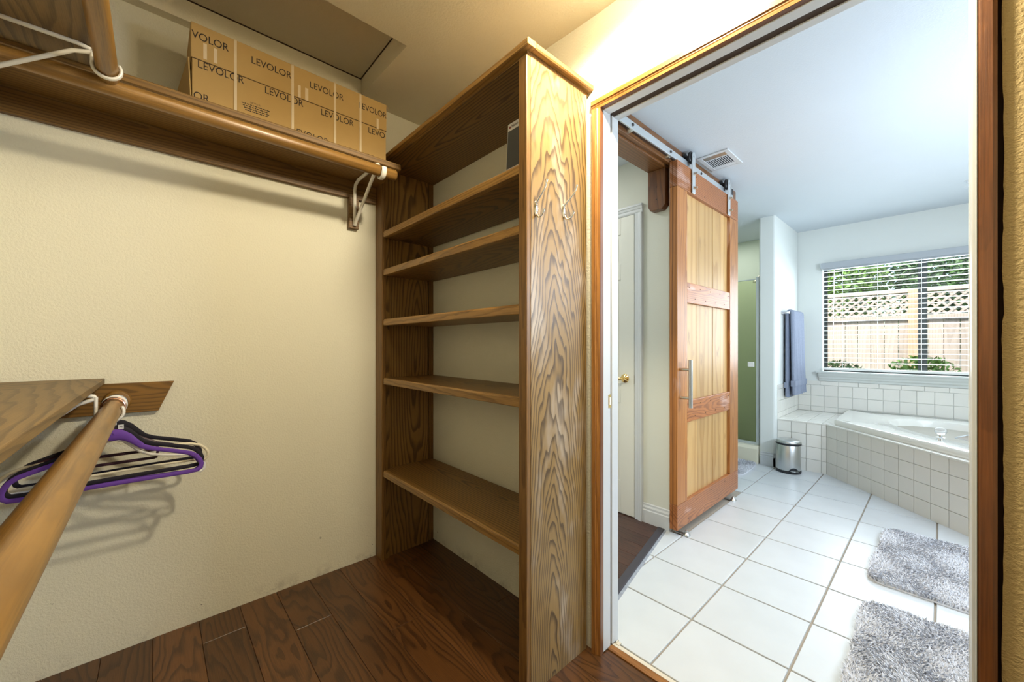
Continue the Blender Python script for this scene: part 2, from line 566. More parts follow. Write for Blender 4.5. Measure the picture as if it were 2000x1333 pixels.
struct(B(WA - .12, WA, WD - .12, WBB, -.05, 2.60).build('wall_left', 'closet_wall'), 'cream textured closet wall carrying the upper shelf and rods', 'wall')
mb = MB()
mb.box(WA, -.903, WB, WBB, -.05, 2.60)
mb.box(-.903, .062, WB, WBB, 2.13, 2.60)
struct(mb.build('wall_back', 'closet_wall'), 'cream textured wall around the doorway behind the bookcase', 'wall')
# right of the doorway: drywall with a torn ragged edge
mb = MB()
zz = np.linspace(-.02, 2.6, 150)
edge = [.0845 + .0012 * math.sin(z * 9) + random.uniform(-.0006, .0008) + (.002 if 1.25 < z < 1.33 else 0) for z in zz]
vs = []
for z, e in zip(zz, edge):
    vs += [(e, WB, z), (e + .001, WB + .016, z), (.92, WB, z), (.92, WB + .016, z)]
fs = []
for i in range(len(zz) - 1):
    a, b = i * 4, i * 4 + 4
    fs += [(a, a + 2, b + 2, b), (a + 1, a, b, b + 1), (a + 3, a + 1, b + 1, b + 3)]
mb.add(vs, fs)
wr = struct(mb.build('wall_doorside', 'closet_rough'), 'rough cream drywall with a torn edge right of the doorway', 'wall')
B(.062, .92, WB + .02, WBB, -.05, 2.6).build('stud', 'dark_stud', wr)
struct(B(WA - .12, .92, WD - .12, WD, -.05, 2.60).build('wall_front', 'closet_wall'), 'cream closet wall behind the shelves at the left', 'wall')
struct(B(.92, 1.02, WD - .12, WBB, -.05, 2.60).build('wall_right', 'closet_wall'), 'cream closet end wall beyond the doorway', 'wall')

# ceiling with the attic hatch opening
HX0, HX1, HY0, HY1 = -2.125, -1.598, -.06, .828
mb = MB()
xs = [WA - .1, HX0, HX1, -.9, .95]
ys = [WD - .1, HY0, HY1, WBB]
for i in range(4):
    for j in range(3):
        if i == 1 and j == 1:
            continue
        x0, x1, y0, y1 = xs[i], xs[i + 1], ys[j], ys[j + 1]
        vs = [(x0, y0, ceil_z(x0)), (x1, y0, ceil_z(x1)), (x1, y1, ceil_z(x1)), (x0, y1, ceil_z(x0))]
        vs += [(a, b, 2.72) for a, b, _ in vs]
        mb.add(vs, [(0, 3, 2, 1), (4, 5, 6, 7), (0, 1, 5, 4), (1, 2, 6, 5), (2, 3, 7, 6), (3, 0, 4, 7)])
struct(mb.build('ceiling', 'closet_ceiling'), 'cream textured closet ceiling with an attic hatch', 'ceiling')
hp = B(HX0 - .005, HX1 + .005, HY0 - .005, HY1 + .005, 2.645, 2.67).build('attic_hatch', 'hatch')
tag(hp, 'grey recessed attic hatch panel in the closet ceiling above the cardboard box', 'hatch')
mb = MB()
g = .004
mb.box(HX0, HX0 + g, HY0, HY1, 2.641, 2.645).box(HX1 - g, HX1, HY0, HY1, 2.641, 2.645).box(HX0, HX1, HY1 - g, HY1, 2.641, 2.645)
mb.build('seam', 'dark_stud', hp)

# closet floor: planks along X
fl = struct(B(WA - .1, 1.0, WD - .1, 1.325, -.06, -.008).build('floor', 'dark_stud'), 'dark brown wood plank floor of the closet', 'floor')
y = WD - .02
row = 0
ybreaks = [-.005 + .147 * k for k in range(-3, 10)]
for k in range(len(ybreaks) - 1):
    y0, y1 = ybreaks[k], min(ybreaks[k + 1], 1.322)
    if y1 <= y0 or y0 < WD - .2:
        continue
    xs_ = [WA]
    off = [.35, .95, .62, 1.2, .18, .78][k % 6]
    x = WA + off
    while x < .9:
        xs_.append(x)
        x += 1.21
    xs_.append(.92)
    for i in range(len(xs_) - 1):
        dz = random.uniform(-.0006, .0004)
        B(xs_[i] + .0006, xs_[i + 1] - .0006, y0 + .0006, y1 - .0006, -.009, dz).build('plank', 'plank', fl, bev=.0012, seg=1)

# ---- doorway: jambs, head, casing, pocket door
ZJ = 2.112
dj = thing('trim_1', 'white split pocket door jamb lining the bathroom doorway', 'door frame', (-.42, 1.32, 0))
dj['kind'] = 'structure'
B(-.903, -.885, 1.287, 1.337, .004, ZJ + .02).build('jamb', 'white_paint', dj, bev=.002)
B(-.903, -.885, 1.348, 1.392, .004, ZJ + .02).build('jamb', 'white_paint', dj, bev=.002)
B(-.903, -.897, 1.337, 1.348, .0, ZJ + .04).build('pocket_slot', 'dark_stud', dj)
B(-.903, .062, 1.287, 1.328, ZJ, ZJ + .018).build('head_jamb', 'white_paint', dj, bev=.002)
B(-.903, .062, 1.360, 1.392, ZJ, ZJ + .018).build('head_jamb', 'white_paint', dj, bev=.002)
B(-.903, .062, 1.328, 1.360, ZJ + .004, ZJ + .006).build('track_slot', 'dark_stud', dj)
B(.0435, .062, 1.287, 1.337, .004, ZJ + .02).build('jamb', 'white_paint', dj, bev=.002)
B(.0435, .062, 1.352, 1.392, .004, ZJ + .02).build('jamb', 'white_paint', dj, bev=.002)
sp = B(-.8865, -.8835, 1.322, 1.339, .950, 1.003).build('strike_plate', 'brass', dj, bev=.001)
B(-.8832, -.8822, 1.327, 1.335, .962, .992).build('strike_hole', 'white_metal', sp)
pd = thing('door_3', 'white edge of the pocket door standing in its slot', 'door', (.06, 1.344, .01))
pd['kind'] = 'structure'
B(.042, .9, 1.338, 1.350, .012, ZJ + .008).build('door_panel', 'white_paint', pd, bev=.002)

cs = thing('trim_2', 'stained wood casing framing the doorway on the closet side', 'door casing', (-.42, 1.27, 0))
cs['kind'] = 'structure'
def casing_prof(w0, w1):
    """cross section (across, out of wall): rounded board with a quirk near the opening"""
    d = w1 - w0
    return [(w0, WB), (w0, WB - .011), (w0 + d * .12, WB - .016), (w0 + d * .55, WB - .017), (w0 + d * .62, WB - .0125),
            (w0 + d * .70, WB - .0125), (w0 + d * .78, WB - .010), (w0 + d, WB - .008), (w0 + d, WB + .012)]
mb = MB()
mb.prism(casing_prof(-.924, -.886), 'Z', .0, 2.1148)
mb.build('casing', 'casing', cs)
mb = MB()
mb.prism([(.0502, WB + .012), (.0502, WB - .008), (.0545, WB - .0125), (.0705, WB - .016), (.077, WB - .013), (.077, WB + .012)], 'Z', 0, 2.2)
mb.build('casing', 'casing_dark', cs)  # shaded copy of the casing wood, darker because this side is away from the lamp
mb = MB()
pr_ = [(p[1], 2.115 + (-.886 - p[0]) ) for p in casing_prof(-.924, -.886)]
mb.prism(pr_, 'X', -.924, .077)
mb.build('casing', 'casing_x', cs)
B(-.8865, -.8845, 1.268, 1.287, .0, 2.116).build('jamb_edge', 'casing_dark', cs)
B(-.8865, .05, 1.268, 1.287, 2.1145, 2.1165).build('jamb_edge', 'casing_dark', cs)
B(.0490, .0502, 1.264, 1.287, .0, 2.116).build('jamb_edge', 'white_paint', cs)

th = thing('threshold', 'orange brown wood threshold strip across the doorway floor', 'threshold', (-.42, 1.335, 0))
mb = MB()
mb.prism([(1.318, -.008), (1.318, .004), (1.324, .007), (1.344, .007), (1.350, .002), (1.350, -.008)], 'X', -.884, .07)
mb.build('strip', 'threshold', th)
B(-.884, .07, 1.350, 1.367, -.01, .0035).build('caulk_line', 'caulk', th)
g1 = thing('floor_guide', 'small metal pocket door guide at the foot of the left jamb', 'guide', (-.872, 1.372, 0))
B(-.879, -.862, 1.362, 1.381, .003, .006).build('plate', 'caulk', g1, bev=.001)
B(-.8765, -.8745, 1.362, 1.381, .003, .012).build('fin', 'caulk', g1)

# ================================================================== SETTING: BATHROOM AND HALL
ZC = 2.475
BX0, BX1, BY1 = -2.35, 1.32, 5.40
struct(B(-2.75, BX1 + .15, WBB, BY1 + .14, ZC, 2.75).build('ceiling_bathroom', 'bath_ceiling'), 'pale blue white ceiling of the bathroom', 'ceiling')
struct(B(BX1, BX1 + .12, WBB, BY1 + .14, -.05, 2.5).build('wall_bathroom_right', 'bath_wall'), 'white bathroom wall right of the tub', 'wall')
# back wall with window opening
WX0, WX1, WZ0, WZ1 = -.875, .62, .905, 2.05
mb = MB()
mb.box(-1.24, WX0, BY1, BY1 + .14, -.05, 2.5).box(WX1, BX1, BY1, BY1 + .14, -.05, 2.5)
mb.box(WX0, WX1, BY1, BY1 + .14, -.05, WZ0).box(WX0, WX1, BY1, BY1 + .14, WZ1, 2.5)
wbk = struct(mb.build('wall_bathroom_back', 'bath_wall'), 'white bathroom window wall above the tub', 'wall')
wpt = struct(B(-1.24, -1.10, 4.50, BY1, -.05, 2.5).build('wall_partition', 'bath_wall', bev=.018, seg=4), 'white partition wall between shower and tub, holding the towel bar', 'wall')
mb = MB()
mb.box(BX0 - .1, BX0, 3.50, BY1 + .1, -.05, 2.5).box(BX0, -1.24, BY1, BY1 + .14, -.05, 2.5)
struct(mb.build('wall_shower', 'shower_wall'), 'pale green walls behind the shower glass', 'wall')
mb = MB()
mb.box(-1.30, -1.18, 2.57, 3.60, -.05, 2.5).box(BX0, -1.30, 3.48, 3.60, -.05, 2.5)
struct(mb.build('wall_bathroom_left', 'bath_wall'), 'white wall behind the sliding barn door', 'wall')
struct(B(-2.7, -1.18, 2.45, 2.57, -.05, 2.5).build('wall_hall', 'hall_wall', bev=.006), 'off white hall wall with the white panel door', 'wall')
struct(B(-2.8, -2.7, WBB, 2.57, -.05, 2.5).build('wall_hall_left', 'hall_wall'), 'off white end wall of the hall', 'wall')

# baseboards
def base_prof(y, z=.135, d=.016):
    return [(y, 0), (y - d, 0), (y - d, z * .66), (y - d * .7, z * .70), (y - d * .75, z * .80), (y - d * .35, z * .88), (y - d * .3, z * .96), (y, z)]
mb = MB()
mb.prism(base_prof(2.45), 'X', -1.366, -1.176)
struct(mb.build('baseboard_hall', 'white_paint'), 'white moulded baseboard beside the hall door', 'baseboard')
mb = MB()
mb.prism(base_prof(4.50), 'X', -1.225, -1.09)
mb.prism([(p[0] , p[1]) for p in base_prof(4.50)], 'X', -1.115, -1.088)
struct(mb.build('baseboard_partition', 'white_paint', bev=.003), 'white moulded baseboard at the foot of the partition wall', 'baseboard')

# bathroom floor tiles
fb = struct(B(-1.6, BX1, 1.35, BY1, -.06, -.004).build('floor_bathroom', 'grout'), 'white square tile floor of the bathroom', 'floor')
P = .3583
gx = [-.735 + P * k for k in range(-4, 6)]
gy = [1.371 + P * k for k in range(0, 12)]
gr = .0042
# half plane of the transition strip: keep the side to its right
SA, SB = Vector((-1.000, 1.50)), Vector((-1.190, 2.42))
sn = Vector((-(SB - SA).y, (SB - SA).x)).normalized()      # points to the left (hall side)
if sn.x > 0:
    sn = -sn
sc = sn.dot(SA)
proto_tile = None
for i in range(len(gx) - 1):
    for j in range(len(gy) - 1):
        x0, x1, y0, y1 = gx[i] + gr, gx[i + 1] - gr, gy[j] + gr, gy[j + 1] - gr
        if x1 > BX1: x1 = BX1 - .01
        if y1 > BY1: y1 = BY1 - .01
        if x1 < x0 + .02 or y1 < y0 + .02:
            continue
        if x0 < -1.2 and y0 > 2.41 and y1 < 3.7:
            continue                                          # under the wall
        poly = [(x0, y0), (x1, y0), (x1, y1), (x0, y1)]
        full = abs(x1 - x0 - (P - 2 * gr)) < 1e-4 and abs(y1 - y0 - (P - 2 * gr)) < 1e-4
        if y0 < 2.43:
            p2 = clip_poly(poly, sn.x, sn.y, sc)
            if len(p2) < 3:
                continue
            if len(p2) != 4 or any((Vector(a) - Vector(b)).length > 1e-5 for a, b in zip(p2, poly)):
                full = False
                poly = p2
        # nothing of the floor shows under the tub block
        if x0 + y0 > 3.95 and y0 > 3.2:
            continue
        if full and proto_tile:
            share(proto_tile, 'tile', fb, (x0 - tx0, y0 - ty0, random.uniform(-.0004, .0004)))
            continue
        if full:
            proto_tile = MB().prism(poly, 'Z', -.006, .003).build('tile', 'tile', fb, bev=.0022, seg=2)
            tx0, ty0 = x0, y0
        else:
            MB().prism(poly, 'Z', -.006, .003).build('tile', 'tile', fb, bev=.0018, seg=1)

# hall floor planks and the dark transition strip
fh = struct(MB().prism([(-2.7, 1.385), (SA.x - .04, 1.385), (SB.x - .02, 2.45), (-2.7, 2.45)], 'Z', -.06, -.006).build('floor_hall', 'dark_stud'), 'dark brown wood plank floor of the hall', 'floor')
yy = 1.385
k = 0
while yy < 2.44:
    y1 = min(yy + .125, 2.449)
    poly = clip_poly([(-2.69, yy + .0008), (-.9, yy + .0008), (-.9, y1 - .0008), (-2.69, y1 - .0008)], -sn.x, -sn.y, -(sc + .03))
    cut = -1.75 + [.25, -.1, .12, -.2][k % 4]
    for q in (clip_poly(poly, 1, 0, cut - .0008), clip_poly(poly, -1, 0, -cut - .0008)):
        if len(q) >= 3:
            MB().prism(q, 'Z', -.007, .006).build('plank', 'hall_plank', fh, bev=.001, seg=1)
    yy = y1
    k += 1
st = thing('transition_strip', 'dark grey transition strip between hall planks and bathroom tiles', 'floor strip', (SA.x, SA.y, 0))
A0, A1 = SA - (SB - SA) * .13, SB + (SB - SA) * .03
def off(p, d):
    return (p.x + sn.x * d, p.y + sn.y * d)
MB().prism([off(A0, .012), off(A1, .012), off(A1, .055), off(A0, .055)], 'Z', -.004, .010).build('strip', 'strip_dark', st, bev=.004)
MB().prism([off(A0, -.004), off(A1, -.002), off(A1, .012), off(A0, .014)], 'Z', -.003, .0042).build('adhesive_edge', 'strip_edge', st)

# ================================================================== BOOKCASE
bc = thing('bookcase', 'tall open oak bookcase with five fixed shelves between closet wall and doorway', 'bookcase', (-1.55, 1.1, 0))
BF = .93
mb = MB()
B(-2.173, -2.090, BF, BF + .026, 0, 2.186).build('front_stile', 'oak_edge_z', bc, bev=.002)
B(-2.173, -2.112, BF + .045, 1.232, 0, 2.186).build('side_panel', 'oak_z', bc)
B(-2.173, -2.097, BF + .026, BF + .048, 0, 2.186).build('side_strip', 'oak_z', bc)
B(-2.173, -2.135, BF + .046, BF + .060, 0, 2.186).build('shelf_standard', 'dark_stud', bc)
B(-2.173, -2.125, 1.232, 1.240, 0, 2.186).build('shelf_standard', 'dark_stud', bc)
B(-2.173, -2.118, 1.240, 1.273, 0, 2.186).build('back_stile', 'oak_edge_z', bc)
B(-.985, -.9455, BF, BF + .020, 0, 2.186).build('front_stile', 'oak_edge_z', bc, bev=.002)
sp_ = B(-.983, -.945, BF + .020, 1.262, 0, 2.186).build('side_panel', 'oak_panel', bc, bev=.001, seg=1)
B(-2.173, -.945, BF + .002, 1.273, 2.186, 2.199).build('top_panel', 'oak_x', bc)
mb = MB()
mb.prism([(.910, 2.199), (.910, 2.218), (.914, 2.222), (BF + .02, 2.222), (BF + .02, 2.199)], 'X', -2.173, -.9205)
mb.build('top_trim', 'oak_edge_x', bc, bev=.001, seg=1)
mb = MB()
mb.prism([(-.945, 2.199), (-.924, 2.199), (-.920, 2.203), (-.920, 2.218), (-.924, 2.222), (-.945, 2.222)], 'Y', BF + .0203, 1.273)
mb.build('top_trim', 'oak_edge_y', bc)
B(-2.173, -.9455, BF + .0205, 1.273, 2.1993, 2.219).build('top_board', 'oak_x', bc)
SH = [1.829, 1.618, 1.341, 1.016, .502]
for i, z in enumerate(SH):
    s_ = B(-2.111, -.9835, BF + .030, 1.262, z - .030, z).build('shelf', 'oak_x', bc)
    mb = MB()
    yf = BF + .004
    mb.prism([(yf, z - .032), (yf, z - .006), (yf + .005, z + .001), (yf + .027, z + .001), (yf + .027, z - .034), (yf + .002, z - .034)], 'X', -2.088 + .010, -.984)
    mb.build('nosing', 'oak_edge_x', s_, bev=.001, seg=1)

# coat hooks
def coat_hook(y, z, label, turn):
    t = thing('coat_hook', label, 'hook', (-.945, y, z), 'chrome coat hooks on the bookcase side')
    mb = MB()
    mb.lathe((-.945, y, z), [(.001, .0), (.0105, .0), (.0105, .002), (.008, .0042), (.001, .005)], 20, 'X', sx=1.0, sy=2.6)
    mb.build('backplate', 'chrome', t)
    def P(u, dz, s=0):
        return (-.945 + u, y + u * turn + s, z + dz)
    MB().tube([P(.003, .020), P(.012, .030), P(.028, .044), P(.042, .060), P(.049, .078), P(.051, .086)], [.0042, .0038, .0032, .0032, .0042, .0052], 10).build('upper_prong', 'chrome', t)
    MB().tube([P(.003, -.018), P(.010, -.030), P(.020, -.034), P(.030, -.028), P(.036, -.016), P(.038, -.010)], [.0048, .0042, .0038, .0036, .0040, .0046], 10).build('lower_prong', 'chrome', t)
    mb = MB()
    for dz in (-.012, .012):
        mb.ball((-.9400, y, z + dz), .0028, 8)
    mb.build('screw', 'nickel', t)
    return t
coat_hook(.974, 1.672, 'chrome double coat hook near the front edge of the oak bookcase side', .0)
coat_hook(1.122, 1.697, 'chrome double coat hook nearer the wall on the oak bookcase side', .25)

# little grey device on the top shelf
dv = thing('radio', 'small grey boxy device with dark mesh front on the highest bookcase shelf', 'radio', (-1.015, .98, 1.83))
lean = .010
def lean_box(x0, x1, d0, d1, z0, z1):
    m_ = MB()
    vs = []
    for x in (x0, x1):
        for d in (d0, d1):
            for z in (z0, z1):
                vs.append((x, .952 + d + lean * (z - 1.83) / .17, z))
    m_.add(vs, [(0, 1, 3, 2), (4, 6, 7, 5), (0, 4, 5, 1), (2, 3, 7, 6), (0, 2, 6, 4), (1, 5, 7, 3)])
    return m_
lean_box(-1.078, -.988, 0, .06, 1.8305, 2.012).build('shell', 'device', dv, bev=.003)
lean_box(-1.073, -.9885, -.0012, .002, 1.842, 1.982).build('mesh_front', 'device_mesh', dv)
mb = MB()
mb.lathe((-1.064, .952 + lean * .94 - .0014, 1.9955), [(.001, 0), (.0042, 0), (.0042, .001), (.001, .001)], 14, 'Y')
mb.build('badge', 'device_dot', dv)
text_mesh('lettering', 'Natio', 'ink', (-1.057, .9606, 1.9925), (1, 0, 0), (0, .06, 1), width=.036, parent=dv, depth=.0008)

# ================================================================== UPPER SHELF ON THE LEFT WALL
SZ = 2.088
SXF = -1.855
us = thing('wall_shelf', 'long brown upper closet shelf carrying the cardboard box', 'shelf', (-2.0, .4, SZ))
mb = MB()
mb.prism([(WA, SZ), (SXF - .003, SZ), (SXF, SZ + .003), (SXF, SZ + .026), (SXF - .004, SZ + .030), (WA, SZ + .030)], 'Y', WD, .927)
mb.build('board', 'shelf_y', us, bev=.001, seg=1)
B(WA, WA + .022, WD, .928, 1.995, SZ).build('cleat', 'cleat', us, bev=.002)

def bracket(name, label, P, rod_r, block=False, mat='white_metal'):
    """P(u, dz): u metres out of the wall, dz from the shelf underside. Angle bracket with a rod hook."""
    t = thing(name, label, 'shelf bracket', P(.0, -.22, 0), 'rod brackets under the closet shelves')
    w = .0085
    ux = (Vector(P(1, 0, 0)) - Vector(P(0, 0, 0)))
    sd = Vector(P(0, 0, 1)) - Vector(P(0, 0, 0))
    fl_ = (tuple(sd.normalized()), 1.0)
    MB().tube([P(.010, -.235, 0), P(.010, -.04, 0), P(.016, -.018, 0), P(.040, -.007, 0), P(.300, -.007, 0), P(.318, -.010, 0)], w, 8).build('arm', mat, t)
    MB().tube([P(.012, -.235, 0), P(.030, -.205, 0), P(.285, -.022, 0), P(.312, -.010, 0)], w * .95, 8).build('brace', mat, t)
    if block:
        pass
    return t

# bracket on the left wall near the bookcase
BYK = .80
RX, RZ, RR = -1.800, 2.028, .0255
t = thing('shelf_bracket', 'grey white bracket at the bookcase end of the upper shelf', 'shelf bracket', (WA, BYK, 1.84), 'rod brackets under the closet shelves')
MB().box(WA, WA + .028, BYK - .026, BYK + .026, 1.832, 2.0).build('wood_block', 'cleat', t, bev=.002)
x0 = WA + .036
MB().tube([(x0, BYK, 1.845), (x0, BYK, 2.035), (x0 + .012, BYK, 2.062), (x0 + .05, BYK, 2.077), (-1.862, BYK, 2.079), (-1.838, BYK, 2.074)], .0085, 8).build('arm', 'white_metal', t)
MB().tube([(x0, BYK + .001, 1.848), (x0 + .018, BYK + .001, 1.868), (-1.875, BYK + .001, 2.055), (-1.84, BYK + .001, 2.074)], .0085, 8).build('brace', 'white_metal', t)
def hook_pts(cx, cz, r, a0, a1, n=14):
    return [(cx + r * math.cos(math.radians(a0 + (a1 - a0) * i / n)), cz + r * math.sin(math.radians(a0 + (a1 - a0) * i / n))) for i in range(n + 1)]
pts = [(-1.845, BYK, 2.078)] + [(x, BYK, z) for x, z in hook_pts(RX, RZ, RR + .007, 140, 380)]
MB().tube(pts, .0065, 8, flat=((0, 1, 0), 1.9)).build('rod_hook', 'white_metal', t)
MB().cyl((x0 + .008, BYK, 1.858), (x0 + .011, BYK, 1.858), .006).build('screw', 'nickel', t)

ru = MB().tube([(RX, WD + .002, RZ), (RX, .866, RZ), (RX, .8705, RZ)], [RR, RR, RR - .003], 20).build('closet_rod', 'rod_y')
tag(ru, 'round wooden closet rod below the upper shelf, running to the bookcase', 'rod', 'wooden closet rods')

# upper shelf, rod and bracket on the wall behind the camera's left
DYF = -.138
uf = thing('wall_shelf', 'brown upper shelf above the top left rod, seen from below', 'shelf', (-1.0, -.3, SZ))
B(SXF + .001, .92, WD, DYF, SZ + .012, SZ + .034).build('board', 'shelf_x', uf, bev=.002)
B(SXF + .001, .92, WD, WD + .02, 1.98, SZ + .012).build('cleat', 'cleat_x', uf, bev=.002)
DY, DZ = -.108, 2.050
ro = MB().tube([(RX + .0255, DY, DZ), (.92, DY, DZ)], .0255, 20).build('closet_rod', 'rod_x')
tag(ro, 'wooden closet rod held by the white bracket at the top left', 'rod', 'wooden closet rods')

def side_bracket(bx, rod_y, rod_z, zt, label, tipang):
    t = thing('shelf_bracket', label, 'shelf bracket', (bx, WD, zt - .23), 'rod brackets under the closet shelves')
    yb = WD + .022
    MB().tube([(bx, yb, zt - .235), (bx, yb, zt - .03), (bx, yb + .012, zt - .010), (bx, yb + .05, zt - .006), (bx, rod_y - .060, zt - .006), (bx, rod_y - .035, zt - .012), (bx, rod_y - .031, zt - .022)], .0062, 10).build('arm', 'white_metal', t)
    MB().tube([(bx + .004, yb, zt - .232), (bx + .004, yb + .02, zt - .215), (bx + .002, rod_y - .070, zt - .034), (bx, rod_y - .031, zt - .020)], .0060, 10).build('brace', 'white_metal', t)
    r = .0255 + .006
    pts = [(bx, rod_y - .031, zt - .014)] + [(bx, rod_y - r * math.cos(math.radians(a)), rod_z - r * math.sin(math.radians(a))) for a in range(-5, tipang, 12)]
    MB().tube(pts, .0050, 10, flat=((1, 0, 0), 1.5)).build('rod_hook', 'white_metal', t)
    return t
side_bracket(-1.725, DY, DZ, SZ + .014, 'white painted bracket hooked under the top left rod', 215)

# ================================================================== LOWER SHELF, ROD, HANGERS
LZ = 1.050
ls = thing('wall_shelf', 'lower brown wooden shelf at the left, seen from above', 'shelf', (-1.2, -.3, LZ))
B(WA, .92, WD, -.142, LZ, LZ + .021).build('board', 'shelf_x', ls, bev=.002)
mb = MB()
mb.prism([(WD, .932), (.012, .932), (.060, LZ - .0005), (WD, LZ - .0005)], 'X', WA, WA + .020)
mb.build('cleat', 'cleat_light', ls, bev=.0015)
B(WA + .02, .92, WD, WD + .02, .93, LZ).build('cleat', 'cleat_x', ls, bev=.0015)
LY, LRZ, LR = -.106, .983, .0262
rl = thing('closet_rod', 'round wooden closet rod holding the purple and black hangers', 'rod', (-1.2, LY, LRZ), 'wooden closet rods')
MB().tube([(WA + .022, LY, LRZ), (.92, LY, LRZ)], LR, 28).build('pole', 'rod_x', rl)
MB().lathe((WA + .020, LY, LRZ), [(.040, 0), (.040, .010), (.036, .016), (.029, .018)], 28, 'X').build('socket', 'rod_x', rl)
side_bracket(-1.80, LY, LRZ, LZ - .001, 'white bracket hooked under the lower rod behind the hangers', 215)

def hanger(x, label, mat, hookmat, kind='velvet', tilt=0.0, yaw=0.0, dz=0.0):
    t = thing('clothes_hanger', label, 'hanger', (x, LY, LRZ + LR), 'hangers on the lower rod')
    hr = LR + .0035
    cy, cz = LY, LRZ + .0015
    # hook: from its free end over the rod, down the right side to the neck
    hk = []
    for a in np.linspace(205, -20, 20):
        hk.append((x, cy + hr * math.cos(math.radians(a)) , cz + hr * math.sin(math.radians(a))))
    hk += [(x, cy + .022, cz - .024), (x, cy + .010, cz - .040), (x, cy + .001, cz - .056), (x, cy, cz - .100)]
    MB().tube(hk, .0026 if kind != 'tube' else .0042, 8).build('hook', hookmat, t)
    n0 = cz - .100 + dz
    ca, sa = math.cos(tilt), math.sin(tilt)
    def P(dy, z):
        # tilt in the hanger's own plane, yaw about the vertical
        y2, z2 = dy * ca - z * sa, dy * sa + z * ca
        return (x + y2 * math.sin(yaw), LY + y2 * math.cos(yaw), n0 + z2)
    if kind == 'velvet':
        half = [(.0, -.004), (.018, -.006), (.036, -.016), (.054, -.034), (.075, -.056), (.100, -.068), (.150, -.084), (.188, -.097), (.207, -.104),
                (.224, -.117), (.235, -.134), (.240, -.150), (.237, -.164), (.227, -.172), (.20, -.174), (.12, -.173), (.04, -.172)]
        rad = [.020, .018, .014, .0105, .0090] + [.0075] * 12
        pts = [P(*p) for p in half] + [P(-p[0], p[1]) for p in half[::-1]]
        rr = rad + rad[::-1]
        MB().tube(pts, rr, 10, flat=((1, 0, 0), .32), closed=True).build('frame', mat, t)
    elif kind == 'bar':
        half = [(.0, -.004), (.020, -.010), (.060, -.045), (.110, -.075), (.190, -.100), (.222, -.112)]
        pts = [P(-p[0], p[1]) for p in half[::-1]] + [P(*p) for p in half[1:]]
        rr = [.007, .008, .009, .010, .012, .014, .012, .010, .009, .008, .007]
        MB().tube(pts, rr, 10, flat=((1, 0, 0), .5)).build('frame', mat, t)
        for zz_ in (-.098, -.128):
            MB().tube([P(-.105, zz_), P(.105, zz_), P(.112, zz_ + .004)], .0055, 8).build('trouser_bar', mat, t)
        MB().tube([P(.110, -.072), P(.116, -.100), P(.110, -.130)], .004, 8).build('bar_end', mat, t)
        MB().tube([P(-.110, -.072), P(-.116, -.100), P(-.110, -.130)], .004, 8).build('bar_end', mat, t)
    else:   # moulded tube with open curled ends
        half = [(.0, -.004), (.024, -.012), (.048, -.034), (.070, -.056), (.100, -.072), (.150, -.082), (.207, -.088), (.235, -.098), (.252, -.112), (.262, -.130), (.262, -.148), (.250, -.160), (.236, -.156)]
        pts = [P(-p[0], p[1]) for p in half[::-1]] + [P(*p) for p in half[1:]]
        MB().tube(pts, [.0035] + [.0052] * 8 + [.0065] * 7 + [.0052] * 8 + [.0035], 10).build('frame', mat, t)
        MB().tube([P(-.235, -.155), P(-.1, -.150), P(.1, -.150), P(.235, -.155)], .0042, 8).build('cross_bar', mat, t)
    return t

hanger(-1.925, 'bright purple velvet hanger in front of all the other hangers', 'purple', 'hook_copper', dz=.008)
h2 = hanger(-1.946, 'black velvet hanger with a white size tag behind the front purple one', 'black_velvet', 'hook_dark', tilt=.02, dz=.02)
MB().box(-1.940, -1.938, LY + .012, LY + .026, .905, .920).build('size_tag', 'white_plastic', h2)
text_mesh('lettering', 'M', 'ink', (-1.9375, LY + .0155, .909), (0, 1, 0), (0, 0, 1), width=.007, parent=h2, depth=.0004)
hanger(-1.964, 'second purple velvet hanger mostly hidden between black hangers', 'purple', 'hook_copper', tilt=-.02, dz=.004)
hanger(-1.985, 'cream plastic hanger with open curled ends', 'cream_plastic', 'white_plastic', 'tube', tilt=.02, dz=.012)
hanger(-2.006, 'white plastic hanger behind the cream one', 'white_plastic', 'white_plastic', 'tube', tilt=-.05, dz=-.020)
hanger(-2.030, 'dark plum trouser hanger with short double bars', 'plum', 'hook_dark', 'bar', dz=.012)
hanger(-2.058, 'black velvet hanger closest to the closet wall', 'black_velvet', 'hook_dark', tilt=.03, dz=.022)

# ================================================================== CARDBOARD BOX
bx = thing('cardboard_box', 'long brown cardboard blind carton on the upper shelf printed with black lettering', 'box', (-2.02, .49, SZ + .030))
BXF = -1.92
ZB = SZ + .0305
B(-2.150, BXF - .002, .105, .878, ZB, 2.300).build('body', 'cardboard', bx, bev=.003)
B(-2.152, BXF, .101, .880, 2.296, 2.432).build('lid', 'cardboard', bx, bev=.003)
B(-2.148, BXF + .0004, .103, .879, 2.2945, 2.2968).build('lid_shadow', 'cardboard_shade', bx)  # dark strip paints the shadow gap below the lid
mb = MB()
vs = [(-2.14, .104, ZB + .003), (BXF - .004, .104, ZB + .003), (BXF - .006, .092, 2.29), (-2.13, .078, 2.27), (-2.14, .101, ZB + .003), (BXF - .004, .1015, ZB + .003)]
mb.add([(-2.15, .1045, ZB), (BXF - .002, .1045, ZB), (BXF - .004, .097, 2.293), (-2.14, .074, 2.26),
        (-2.15, .101, ZB), (BXF - .002, .101, ZB), (BXF - .004, .0935, 2.293), (-2.14, .070, 2.26)],
       [(0, 1, 2, 3), (7, 6, 5, 4), (0, 4, 5, 1), (1, 5, 6, 2), (2, 6, 7, 3), (3, 7, 4, 0)])
mb.build('end_flap', 'cardboard', bx)
